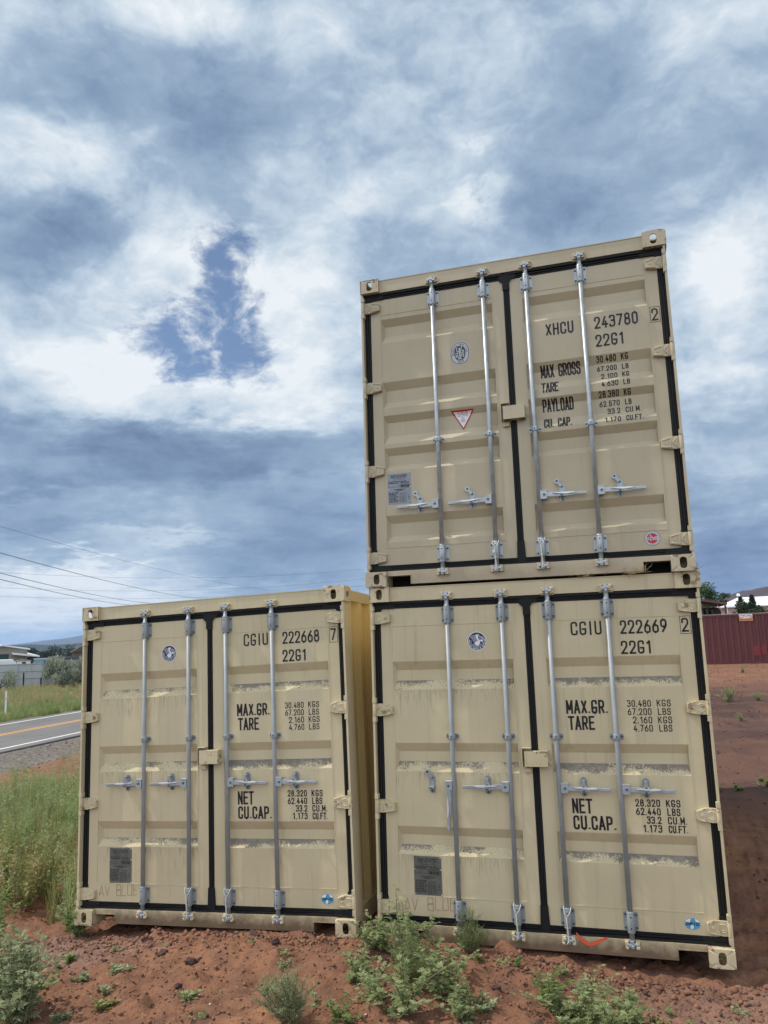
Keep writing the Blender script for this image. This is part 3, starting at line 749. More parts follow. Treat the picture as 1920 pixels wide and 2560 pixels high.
def frame_mesh(pm):
    mb = MB()
    for x0, x1, x2 in ((.003, .019, .075), (2.435, 2.419, 2.363)):
        s = 1 if x1 > x0 else -1; a, b = sorted((x0, x1)); c, d = sorted((x1, x2))
        mb.prism([(a, .1185), (b, .1185), (b, 2.4725), (a, 2.4725)], .010, .165)
        mb.box(c, d, .0835, .165, .1185, 2.4725)
        for z in HINGE_Z:                                       # pin lugs welded to the post above and below each hinge
            for k in (-1, 1): mb.box(a - .001, b + .010 if s > 0 else b + .001, .006, .05, z + k * .072 - .018, z + k * .072 + .018) if s > 0 else mb.box(a - .010, b + .001, .006, .05, z + k * .072 - .018, z + k * .072 + .018)
    mb.box(.162, 2.276, .034, .112, 2.4765, 2.583)               # header
    mb.box(.162, 2.276, .030, .045, 2.579, 2.586)
    for x0, x1 in ((.0205, .1615), (2.2765, 2.4175)): mb.box(x0, x1, .086, .17, 2.474, 2.50)
    # sill with fork pockets
    mb.box(.162, 2.276, .032, .165, .086, .1225, 1)
    mb.box(.356, 2.086, .032, .165, .016, .0858, 1)
    for x in (.353, 2.086): mb.box(x, x + .003, .029, .20, .014, .088, 1)
    mb.box(.165, .356, .028, .0318, .083, .0875, 1); mb.box(2.086, 2.276, .028, .0318, .083, .0875, 1)
    mb.box(.075, 2.363, .30, .31, -.015, .128, 2)  # added dark plate behind the fork pockets, standing in for their shade
    # rails, rear frame, floor, roof
    for x0, x1 in ((.014, .070), (2.368, 2.424)):
        mb.box(x0, x1, .178, 5.88, .030, .165, 0); mb.box(x0, x1, .178, 5.88, 2.490, 2.578, 0)
        mb.box(min(x0, x1) - .008, max(x0, x1) + .008, 5.90, 6.05, .1185, 2.4725, 0)
    mb.box(.162, 2.276, 5.95, 6.05, 2.475, 2.583, 0); mb.box(.162, 2.276, 5.95, 6.05, .016, .1225, 0)
    mb.box(.071, 2.367, .17, 5.94, .13, .17, 2)
    return mb.mesh('frame', [pm['plain'], pm['low'], FLOOR_DARK])
def side_mesh(x_out, x_in, m):
    mb = MB(); y = .166; P = [(x_out, y)]
    xi = x_in; xo = x_out
    while y < 5.88:
        for dy, x in ((.072, xo), (.068, xi), (.070, xi), (.068, xo)):
            y += dy; P.append((x, min(y, 5.90)))
    for a, b in zip(P[:-1], P[1:]):
        mb.quad((a[0], a[1], .165), (b[0], b[1], .165), (b[0], b[1], 2.490), (a[0], a[1], 2.490))
    t = .0022 * (1 if x_in > x_out else -1)
    for a, b in zip(P[:-1], P[1:]):
        mb.quad((a[0] + t, a[1], 2.490), (b[0] + t, b[1], 2.490), (b[0] + t, b[1], .165), (a[0] + t, a[1], .165))
    return mb.mesh('side_wall', [m])
def roof_mesh(m):
    mb = MB(); n = 5; y = .11
    P = []
    while y < 5.95: P += [(y, 2.573), (y + .10, 2.573), (y + .12, 2.563), (y + .19, 2.563), (y + .21, 2.573)]; y += .21
    for a, b in zip(P[:-1], P[1:]):
        if b[0] > a[0]: mb.quad((.060, a[0], a[1]), (2.378, a[0], a[1]), (2.378, b[0], b[1]), (.060, b[0], b[1]))
    mb.quad((.060, .11, 2.552), (.060, 5.95, 2.552), (2.378, 5.95, 2.552), (2.378, .11, 2.552))
    return mb.mesh('roof', [m])

# ------------------------------------------------------------------ marks on the doors
def abs_emblem(parent, cx, cz):
    mb = MB(); y = Y0 - .0012; r = .0715
    disc(mb, cx, cz, r, r, y, 0, 48); disc(mb, cx, cz, r * .93, r * .93, y - .0004, 1, 48)
    L = lambda z: y - .0009
    decal(mb, text_quads('ABS', 0, cz + .039, .0135, right=cx + .0175, t=.003, gap=.12), L, 0)
    decal(mb, arc_text('AMERICAN BUREAU OF SHIPPING', cx, cz, (.0575, .0575), 170, 372, .0092, .0019, True), L, 0)
    S = lambda pts, w, c=False: decal(mb, ribbon([(cx + a * r, cz + b * r) for a, b in pts], w, c), L, 0)
    S([(.62 * math.cos(a), .62 * math.sin(a) - .04) for a in np.linspace(rad(165), rad(372), 26)], .0016)
    for k, (z0, x0) in enumerate(((.60, -.60), (.48, -.72), (.38, -.60), (.28, -.50), (.16, -.40), (.04, -.32))):
        S([(x0, z0), (x0 + .25, z0 + .02), (-.02, z0 - .04 * k * .5)], .0019)
    S([(-.72, .50), (-.50, .30), (-.36, .04), (-.12, -.14)], .002); S([(-.30, .60), (-.20, .30), (-.08, .05)], .0016)
    for k, z0 in enumerate((.52, .42, .32, .22)): S([(.20, z0), (.45, z0 - .02), (.74 - .05 * k, z0 - .16)], .0018)
    S([(.20, .60), (.50, .45), (.72, .28), (.60, .10)], .002)
    P = lambda pts: poly(mb, [(cx + a * r, cz + b * r) for a, b in pts], y - .0010, 0)
    P([(-.12, .64), (.12, .64), (.14, .42), (.16, .22), (.30, .12), (.48, .14), (.66, .10), (.74, .16), (.62, -.02), (.48, -.06), (.36, .0), (.20, -.04), (.02, .14), (-.06, .40)])
    P([(.12, .06), (.30, .0), (.36, -.16), (.24, -.34), (.20, -.52), (.08, -.36), (.04, -.58), (-.06, -.40), (-.16, -.54), (-.14, -.34), (-.28, -.28), (-.22, -.10), (-.06, -.02)])
    for a in np.linspace(-2.7, -.5, 9): S([(.34 * math.cos(a), .34 * math.sin(a) - .18), (.50 * math.cos(a), .46 * math.sin(a) - .14)], .0026)
    build(mb, 'emblem', [WHITE, NAVY], parent)
def bv_emblem(parent, cx, cz):
    mb = MB(); y = Y0 - .0012; a, b = .079, .096
    disc(mb, cx, cz, a, b, y, 0, 48, 2.3); disc(mb, cx, cz, a * .94, b * .95, y - .0004, 1, 48, 2.3); disc(mb, cx, cz, a * .88, b * .90, y - .0007, 0, 48, 2.3)
    disc(mb, cx, cz, a * .58, b * .64, y - .0010, 1, 48, 2.4)
    L = lambda z: y - .0013
    decal(mb, arc_text('BUREAU VERITAS', cx, cz, (.0575, .0735), 188, 8, .0135, .0028), L, 1)
    decal(mb, arc_text('1828', cx, cz, (.0575, .0735), 247, 293, .0135, .0028, True), L, 1)
    Q = lambda pts, w: decal(mb, ribbon([(cx + u * a, cz + v * b) for u, v in pts], w, False), L, 0)
    P = lambda pts: poly(mb, [(cx + u * a, cz + v * b) for u, v in pts], y - .0014, 0)
    Q([(-.04, .30), (.02, .05), (-.02, -.12)], .014); Q([(-.02, -.10), (-.10, -.32), (-.20, -.46)], .008); Q([(.02, -.10), (.06, -.30), (.10, -.42)], .008)
    Q([(.04, .20), (.16, .28), (.14, .44), (.20, .54)], .006); Q([(-.06, .20), (-.20, .10), (-.32, .20), (-.30, .46)], .006)
    disc(mb, cx - .03 * a, cz + .38 * b, .008, .0085, y - .0014, 0, 14); disc(mb, cx + .20 * a, cz + .56 * b, .006, .006, y - .0014, 0, 12)
    P([(-.36, .34), (-.28, .34), (-.27, .52), (-.35, .52)]); P([(.20, .10), (.44, .12), (.38, .28), (.28, .26)])
    Q([(-.46, .0), (-.16, .02)], .007); Q([(.16, .02), (.46, .04)], .007)
    Q([(-.42, -.10), (-.40, -.32), (-.28, -.32), (-.26, -.08)], .007); Q([(.20, -.06), (.20, -.28)], .007)
    Q([(.44, -.10), (.30, -.12), (.32, -.20), (.42, -.24), (.40, -.34), (.28, -.34)], .006); Q([(-.18, -.54), (.0, -.48), (.18, -.54)], .008)
    build(mb, 'emblem', [SILV, CHAR], parent)
def line_emblem(parent, cx, cz):
    mb = MB(); y = Y0 - .0012; r = .054
    disc(mb, cx, cz, r, r, y, 1, 44); disc(mb, cx, cz, r * .96, r * .96, y - .0004, 0, 44); disc(mb, cx, cz, r * .70, r * .70, y - .0008, 2, 40)
    q = text_quads('xhc', 0, cz - .014, .036, right=cx + .040, t=.0085, gap=.02, gw=.52)
    decal(mb, q, lambda z: y - .0012, 0)
    for k in (-1, 0, 1): disc(mb, cx + .010 * k, cz - r * .83, .0022, .0022, y - .0008, 1, 8)
    build(mb, 'emblem', [SILV, CHAR, REDV], parent)
def maker_emblem(parent, cx, cz):
    mb = MB(); y = Y0 - .0012; a, b = .050, .036
    disc(mb, cx, cz, a, b, y, 0, 40)
    P = lambda pts: poly(mb, [(cx + u * a, cz + v * b) for u, v in pts], y - .0004, 1)
    P([(-.78, .58), (-.42, .86), (-.10, .92), (-.30, .52), (-.22, .30), (-.50, .12), (-.78, .22), (-.94, .10)])
    P([(-.25, -.30), (.10, -.22), (.14, -.70), (-.10, -.96), (-.28, -.80)]); P([(.34, .92), (.76, .62), (.90, .28), (.62, .30), (.40, .56)])
    decal(mb, text_quads('DFIC', 0, cz - .0100, .020, width=.080, right=cx + .041, t=.0052, gw=.75), lambda z: y - .0008, 2)
    build(mb, 'emblem', [SKYB, WHITE, INK], parent)
def warning_sign(parent, x0, x1, zt, zb, yf):
    """triangular repair notice; it follows the trough it is stuck in"""
    mb = MB(); n = 26; cx = (x0 + x1) / 2 - .0; cb = .814 + (cx - .8135)
    for k in range(n):
        a = zt + (zb - zt) * k / n; b = zt + (zb - zt) * (k + 1) / n
        fa, fb = k / n, (k + 1) / n
        la, ra = x0 + (cb - x0) * fa, x1 + (cb - x1) * fa; lb, rb = x0 + (cb - x0) * fb, x1 + (cb - x1) * fb
        mb.quad((lb, yf(b), b), (rb, yf(b), b), (ra, yf(a), a), (la, yf(a), a), m=0)
        e = .011
        if a < zt - .008 and ra - la > 2 * e:
            ea = e; ra_, la_, rb_, lb_ = ra - ea, la + ea, max(rb - ea, (lb + rb) / 2), min(lb + ea, (lb + rb) / 2)
            mb.quad((lb_, yf(b) - .0006, b), (rb_, yf(b) - .0006, b), (ra_, yf(a) - .0006, a), (la_, yf(a) - .0006, a), m=1)
    yy = lambda z: yf(z) - .0011
    for txt, z, h, w, m in (('ATTENTION', .0245, .0125, .086, 0), ('THIS CONTAINER', .038, .0068, .074, 2), ('MUST BE REPAIRED', .0495, .0068, .088, 2), ('ONLY', .062, .0068, .024, 2), ('WITH', .0735, .0068, .022, 2), ('CORTEN', .086, .0078, .038, 2), ('STEEL', .098, .0068, .026, 2)):
        decal(mb, text_quads(txt, cx - w / 2, zt - z, h, width=w, t=h * .17), yy, m)
    build(mb, 'warning_sign', [REDV, WHITE, INK], parent)
def data_plate(parent, x0, x1, z0, z1, plate, rivs):
    mb = MB(); y = Y0 - .0012; w, h = x1 - x0, z1 - z0
    mb.box(x0, x1, y, Y0, z0, z1, 0)
    L = lambda z: y - .0005
    X = lambda u: x0 + u * w
    Z = lambda v: z0 + v * h
    def line(t, u0, u1, v, hh): decal(mb, text_quads(t, X(u0), Z(v), hh, width=(u1 - u0) * w, t=hh * .2), L, 1)
    line('APPROVED FOR TRANSPORT', .12, .86, .905, .011); line('UNDER CUSTOMS SEAL', .14, .84, .855, .011)
    def frame(u0, u1, v0, v1): decal(mb, ribbon([(X(u0), Z(v0)), (X(u1), Z(v0)), (X(u1), Z(v1)), (X(u0), Z(v1))], .0022, True), L, 1)
    frame(.26, .74, .79, .835); frame(.04, .48, .56, .68); frame(.53, .96, .52, .64); frame(.50, .78, .06, .30)
    R = random.Random(5)
    def row(u0, u1, v, t=.0055):
        u = u0
        while u < u1 - .02:
            e = min(u1, u + R.uniform(.04, .13)); decal(mb, ribbon([(X(u), Z(v)), (X(e), Z(v))], t, False), L, 1); u = e + .02
    row(.05, .80, .735); row(.05, .46, .695); row(.55, .94, .705); row(.55, .92, .672, .004)
    row(.28, .76, .47, .008); row(.36, .68, .43); row(.56, .92, .60, .01); row(.57, .93, .56, .01)
    for k in range(8): row(.05, .45 - .03 * (k % 3), .375 - .042 * k, .0065)
    row(.52, .80, .345)
    for k in range(3): row(.86, .94, .27 - .055 * k, .005)
    for k in range(4): decal(mb, ribbon([(X(.55 + .06 * k), Z(.08)), (X(.55 + .06 * k), Z(.28))], .004, False), L, 1)
    for u, v in rivs: mb.cyl((X(u), y, Z(v)), (X(u), y - .004, Z(v)), .0058, .004, n=10, m=2)
    build(mb, 'data_plate', [plate, ENGRAVE, RIVET], parent)
def scrawl(parent, x0, z0, seed, sc=1.0):
    mb = MB(); R = random.Random(seed); x = x0
    for c in 'AV BLUET':
        if c == ' ': x += .058 * sc; continue
        for pts, cl in GL[c]:
            pp = [(x + p[0] * .038 * sc + R.uniform(-.003, .003), z0 + p[1] * .078 * sc + R.uniform(-.004, .004) + (x - x0) * .05) for p in pts]
            if cl: pp.append(pp[0])
            decal(mb, ribbon(pp, .0042, False, .02), lambda z: Y0 - .0016)
        x += .052 * sc
    build(mb, 'scrawl', [SCRAWL], parent)
TEXT_OLD = lambda num, chk: [('CGIU', 1.531, 1.751, 2.168, .099, .0132), (num, 1.880, 2.201, 2.167, .098, .0132), ('22G1', 1.876, 2.081, 2.024, .095, .0132),
    ('MAX.GR.', 1.461, 1.752, 1.609, .097, .0145), ('TARE', 1.470, 1.656, 1.496, .098, .0145), ('NET', 1.458, 1.597, .924, .101, .0145), ('CU.CAP.', 1.459, 1.750, .815, .095, .0145),
    ('30,480', 1.887, 2.048, 1.655, .047, .0064), ('KGS', 2.087, 2.180, 1.656, .047, .0064), ('67,200', 1.887, 2.048, 1.598, .047, .0064), ('LBS', 2.090, 2.176, 1.598, .047, .0064),
    ('2,160', 1.918, 2.048, 1.541, .047, .0064), ('KGS', 2.087, 2.180, 1.541, .047, .0064), ('4,760', 1.918, 2.048, 1.485, .047, .0064), ('LBS', 2.090, 2.176, 1.485, .047, .0064),
    ('28,320', 1.890, 2.053, .981, .049, .0078), ('KGS', 2.092, 2.185, .981, .049, .0078), ('62,440', 1.890, 2.053, .925, .049, .0078), ('LBS', 2.095, 2.180, .925, .049, .0078),
    ('33.2', 1.957, 2.053, .869, .049, .0078), ('CU.M.', 2.095, 2.219, .869, .049, .0078), ('1,173', 1.929, 2.053, .813, .049, .0078), ('CU.FT.', 2.095, 2.219, .813, .049, .0078)]
TEXT_NEW = [('XHCU', 1.508, 1.722, 1.899, .098, .0135), ('243780', 1.878, 2.200, 1.900, .098, .0135), ('22G1', 1.878, 2.084, 1.754, .098, .0135),
    ('MAX GROSS', 1.446, 1.750, 1.569, .098, .0122), ('TARE', 1.446, 1.578, 1.440, .090, .0122), ('PAYLOAD', 1.444, 1.680, 1.292, .098, .0122), ('CU. CAP.', 1.447, 1.660, 1.158, .080, .0122),
    ('30.480', 1.872, 2.018, 1.636, .046, .0072), ('KG', 2.053, 2.106, 1.638, .046, .0072), ('67.200', 1.872, 2.018, 1.567, .042, .0072), ('LB', 2.055, 2.104, 1.567, .042, .0072),
    ('2.100', 1.899, 2.018, 1.502, .044, .0072), ('KG', 2.053, 2.104, 1.502, .044, .0072), ('4.630', 1.897, 2.020, 1.432, .045, .0072), ('LB', 2.056, 2.105, 1.432, .045, .0072),
    ('28.380', 1.870, 2.018, 1.355, .045, .0072), ('KG', 2.053, 2.104, 1.355, .045, .0072), ('62.570', 1.870, 2.018, 1.284, .045, .0072), ('LB', 2.056, 2.104, 1.284, .045, .0072),
    ('33.2', 1.925, 2.018, 1.222, .045, .0072), ('CU.M.', 2.056, 2.170, 1.222, .045, .0072), ('1.170', 1.901, 2.018, 1.150, .045, .0072), ('CU.FT.', 2.056, 2.178, 1.150, .045, .0072)]
def lettering(parent, lines, check, cz, yf, seg):
    mb = MB()
    for t, a, b, z, h, w in lines: decal(mb, text_quads(t, a, z, h, width=b - a, t=w, maxseg=seg), yf)
    decal(mb, text_quads(check, 0, cz + .012, .098, right=2.346, t=.0125), yf)
    x0, x1, z0, z1 = 2.290, 2.359, cz, cz + .122
    decal(mb, ribbon([(x0, z0), (x1, z0), (x1, z1), (x0, z1)], .0035, True), yf)
    build(mb, 'lettering', [INK], parent)

def container(label, Mx, gen, number=None, check='2', hang_first=False, group='beige shipping containers'):
    pm = PAINT[gen]; steel = CASTM[gen]; old = gen == 'old'; bands = BANDS_OLD if old else BANDS_NEW; yf = yf_of(bands)
    hz = 1.100 if old else .632
    root = thing('shipping_container', label, 'shipping container', group=group); root.matrix_world = Mx
    link('frame', shared('frame' + gen, lambda: frame_mesh(pm)), root)
    for sx, x in ((1, 0.0), (-1, CW)):
        for sz, z in ((1, 0.0), (-1, CH)):
            me = shared(('cast', sx, sz, gen), lambda: casting_mesh(sx, sz, [pm['rust']]))
            for sy, y in ((1, 0.0), (-1, CL)):
                o = link('corner_casting', me, root, loc=(x, y, z), scale=(1, sy, 1))
                md = o.modifiers.new('wall', 'SOLIDIFY'); md.thickness = .012; md.offset = -1
                bevel(o, .0035, 2)
    link('side_wall', shared('swl' + gen, lambda: side_mesh(.018, .054, WALL_TAN)), root)
    link('side_wall', shared('swr' + gen, lambda: side_mesh(2.420, 2.384, WALL_TAN)), root)
    link('roof', shared('roof' + gen, lambda: roof_mesh(pm['plain'])), root)
    mb = MB(); mb.box(.075, 2.363, 6.0, 6.03, .1235, 2.474); build(mb, 'end_wall', [pm['plain']], root)
    doors = []
    for right, (x0, x1, a, b) in ((0, (.0715, 1.194, .158, 1.100)), (1, (1.244, 2.3665, 1.338, 2.274))):
        d = link('door', shared(('door', right, gen), lambda: door_mesh(x0, x1, a, b, bands, pm, old, right)), root)
        link('gasket', shared(('gasket', right), lambda: gasket_mesh(not right)), d)
        for z in HINGE_Z:
            h = link('hinge', shared('hinge' + gen, lambda: hinge_mesh(gen, pm['rust' if old else 'plain'])), d, loc=(CW if right else 0, 0, z), scale=(-1 if right else 1, 1, 1))
            bevel(h, .0035, 2)
        doors.append(d)
    lettering(doors[1], TEXT_OLD(number, check) if old else TEXT_NEW, check, 2.156 if old else 1.890, yf, None if old else .012)
    if old:
        abs_emblem(doors[0], .831, 2.148); maker_emblem(doors[1], 2.194, .241)
        data_plate(doors[0], .277, .487, .317, .588, PLATE_OLD, ((.02, .66), (.98, .66), (.98, .02), (.97, .97), (.03, .03)))
    else:
        bv_emblem(doors[0], .819, 1.857); line_emblem(doors[1], 2.165, .253)
        warning_sign(doors[0], .720, .907, 1.385, 1.223, yf_of(bands, .003))
        data_plate(doors[0], .177, .372, .660, .913, PLATE_NEW, ((.03, .48), (.97, .52)))
    for i, x in enumerate(ROD_X):
        mb = MB(); mb.cyl((x, .030, .115), (x, .030, 2.480), .0172, n=24)
        rod = build(mb, 'lock_rod', [steel], root)
        for z, big in ((2.358, 1), (.236, 1), (1.453 if old else 1.153, 0)):
            bevel(link('rod_bracket', shared(('br', big, gen), lambda: bracket_mesh(big, steel)), rod, loc=(x, Y0 - .0005, z)), .002, 2)
        for top, z in ((1, 2.500), (0, .094)):
            fl = i % 2 == 1
            bevel(link('cam_lock', shared(('cam', top, fl, gen), lambda: cam_mesh(top, GALV, pm['plain'], fl)), rod, loc=(x, .030, z)), .003, 2)
        sg = -1 if i < 2 else 1; hang = hang_first and i == 0; opened = (not old) or hang
        bevel(link('handle', shared(('hd', sg, hang, gen), lambda: handle_mesh(sg, hang, GALV, BRIGHT)), rod, loc=(x, .030, hz)), .002, 2)
        bevel(link('handle_latch', shared(('lt', opened, gen), lambda: latch_mesh(opened, steel if old else GALV, BRIGHT)), rod, loc=(x + sg * .170, Y0 - .001, hz + (.006 if old else .012))), .002, 2)
    # guard box over the padlock hasp
    mb = MB()
    mb.box(1.148, 1.314, -.004, .0, 1.245, 1.352); mb.box(1.148, 1.314, .0, .062, 1.349, 1.3525)
    mb.box(1.311, 1.314, .0, .062, 1.245, 1.349); mb.box(1.148, 1.151, .0, .062, 1.245, 1.349); mb.box(1.20, 1.27, .02, .061, 1.246, 1.34)
    lb = build(mb, 'lock_box', [pm['rust' if old else 'plain']], root, bevel=.003)
    mb = MB(); mb.tube([(1.314, .012, 1.298), (1.319, .012, 1.284), (1.325, .012, 1.272), (1.334, .012, 1.268), (1.341, .012, 1.274), (1.344, .012, 1.286)], .0034, 8)
    build(mb, 'hook', [pm['plain']], lb)
    mb = MB(); mb.box(1.130, 1.1335, -.006, .060, 1.238, 1.376); mb.box(1.1335, 1.198, -.006, .060, 1.3725, 1.376); mb.box(1.134, 1.186, .040, .0605, 1.200, 1.230)
    build(mb, 'lock_bracket', [pm['plain']], lb, bevel=.0015)
    return root, doors
def mx(R3, t): return Matrix(((*R3[0], t[0]), (*R3[1], t[1]), (*R3[2], t[2]), (0, 0, 0, 1)))
MA = mx([[.9996, -.0067, -.027], [.0076, .9995, .0315], [.0268, -.0317, .9991]], (-2.5831, -.0640, -.0376))
MBm = mx([[1, 0, .0023], [0, .9999, .0143], [-.0023, -.0143, .9999]], (0, 0, 0))
MC = mx([[1, .0051, .0032], [-.0051, .9999, .0148], [-.0031, -.0148, .9999]], (-.0058, .0234, 2.5918))
cA, dA = container('beige shipping container standing alone on the dirt with nothing on top of it', MA, 'old', '222668', '7')
cB, dB = container('weathered beige shipping container carrying another on top, one handle hanging down', MBm, 'old', '222669', '2', True)
cC, dC = container('clean beige shipping container on top of the stack, red triangle notice on it', MC, 'new')
scrawl(dA[0], .185, .212, 3, 1.0); scrawl(dB[0], .200, .205, 8, 1.08)

# ------------------------------------------------------------------ small things on the containers
def on(Mx, p): return Mx @ Vector(p)
CORD = mat('white_seal_cord', (.62, .60, .56), .6)
def wire_seal(Mx, x, label, tagged=False, zt=.300):
    """twisted seal cord looped round a lock bar above its bottom bracket and tied off on the cam"""
    t = thing('seal_cord', label, 'seal cord', group='cord seals on the lock bars'); t.matrix_world = Mx
    mb = MB(); r = .0026; y = -.003
    loop = [(x - .022, .030, zt + .012), (x - .0255, .008, zt + .004), (x - .018, -.0025, zt - .030), (x - .004, y - .002, zt - .052)]
    mb.tube(loop, r); mb.tube([(x + .022, .030, zt + .012), (x + .026, .010, zt), (x + .016, -.0025, zt - .026), (x - .004, y - .002, zt - .054)], r)
    for ph in (0, math.pi):
        pts = []
        for k in range(40):
            u = k / 39; z = zt - .054 - u * .150
            pts.append((x - .004 + .002 * u * 3 + .0032 * math.cos(u * 34 + ph), y - .004 + .0032 * math.sin(u * 34 + ph), z))
        mb.tube(pts, .0022, 5)
    mb.tube([(x + .002, y - .004, zt - .204), (x - .012, -.004, zt - .222), (x - .020, .004, zt - .236)], .0022, 5)
    build(mb, 'cord', [CORD], t)
    if tagged:
        m2 = MB(); m2.cyl((x - .012, -.008, zt - .075), (x - .012, -.013, zt - .075), .012, .011, n=14); build(m2, 'seal_tag', [RIVET], t)
wire_seal(MA, ROD_X[1], 'white seal cord on the second lock bar of the lone container')
wire_seal(MA, ROD_X[2], 'white seal cord on the third lock bar of the lone container')
wire_seal(MBm, ROD_X[1], 'white seal cord on the bottom stack container, second lock bar')
wire_seal(MBm, ROD_X[2], 'white seal cord on the bottom stack container, beside the orange strap')
wire_seal(MC, ROD_X[1], 'short seal cord with a round tag high on the upper stacked container', True)
wire_seal(MC, ROD_X[2], 'seal cord on the third lock bar of the upper stacked container')
# orange strap caught in the door
mb = MB(); A = [(1.432, .140), (1.458, .110), (1.490, .088), (1.525, .078), (1.560, .092), (1.595, .112), (1.640, .128)]
W = [.012, .016, .015, .011, .012, .011, .006]
for k in range(6):
    (xa, za), (xb, zb) = A[k], A[k + 1]; ya, yb = .024 - .006 * math.sin(k / 6 * 3.1), .024 - .006 * math.sin((k + 1) / 6 * 3.1)
    for dy in (0, .0015): mb.quad((xa, ya + dy, za - W[k]), (xb, yb + dy, zb - W[k + 1]), (xb, yb + dy - .004, zb + W[k + 1]), (xa, ya + dy - .004, za + W[k]))
st = build(mb, 'strap', [mat('orange_webbing', (.82, .13, .06), .5, var=.1, vscale=60)])
st.matrix_world = MBm; tag(st, 'bright orange strap pinched under the door of the stacked bottom container', 'strap')
# dry grass wedged between the two stacked containers
STRAW = mat('dry_straw', (.36, .27, .15), .8)
def straw(x0, x1, z, n, ln, seed, label):
    mb = MB(); R = random.Random(seed)
    for k in range(n):
        x = R.gauss((x0 + x1) / 2, (x1 - x0) / 3.5); a = R.uniform(-.5, 3.6); l = ln * R.uniform(.35, 1.1); y = R.uniform(-.02, .06)
        mid = (x + .5 * l * math.cos(a), y - .02, z + .45 * l * math.sin(a) + .01); end = (x + l * math.cos(a + .3), y - R.uniform(0, .05), z + .8 * l * math.sin(a + .3))
        mb.tube([(x, y, z), mid, end], [.0014, .0012, .0006], 4)
    o = build(mb, 'dry_grass_tuft', [STRAW]); o.matrix_world = MC; tag(o, label, 'dry grass')
straw(1.93, 2.12, .006, 46, .085, 4, 'dry grass tuft wedged between the stacked containers, by the right fork pocket')
straw(1.60, 1.80, .000, 12, .060, 5, 'thin scatter of dry stalks in the seam between the stacked containers')
straw(2.44, 2.45, .010, 7, .085, 6, 'few dry stalks sticking out past the corner of the stack')

# ------------------------------------------------------------------ vegetation
def leafquads(L, base, d, n, ln, wd, curl=.25, lobes=0):
    """one leaf as a folded pair of triangles strips; lobes adds side leaflets"""
    d = d / (np.linalg.norm(d) + 1e-9); sdir = np.cross(d, n); sdir /= (np.linalg.norm(sdir) + 1e-9); n = np.cross(sdir, d)
    tip = base + d * ln - n * ln * curl; mid = base + d * ln * .5 - n * ln * curl * .2
    L.append((base, mid + sdir * wd, tip, mid - sdir * wd))
    for k in range(lobes):
        u = .25 + .5 * k / max(1, lobes); p = base + d * ln * u - n * ln * curl * u * u
        for s in (-1, 1):
            dd = d * .55 + sdir * s * .85; dd /= np.linalg.norm(dd); l2 = ln * .45 * (1 - .35 * u)
            q = np.cross(dd, n)
            L.append((p, p + dd * l2 * .5 + q * wd * .6, p + dd * l2 - n * l2 * .2, p + dd * l2 * .5 - q * wd * .6))
def quads_mesh(name, quads, mats, stems=None, smi=0):
    """leaf quads plus stem tubes (points, radius)"""
    v = np.array(quads).reshape(-1, 3) if len(quads) else np.zeros((0, 3))
    vs = [tuple(p) for p in v]; fs = [tuple(range(4 * i, 4 * i + 4)) for i in range(len(quads))]; mi = [0] * len(fs)
    if stems:
        b = MB()
        for pts, r in stems: b.tube(pts, r, 4)
        o = len(vs); vs += b.v; fs += [tuple(i + o for i in f) for f in b.f]; mi += [smi] * len(b.f)
    me = bpy.data.meshes.new(name); me.from_pydata(vs, [], fs)
    for q in mats: me.materials.append(q)
    me.polygons.foreach_set('material_index', mi); me.update(); return me
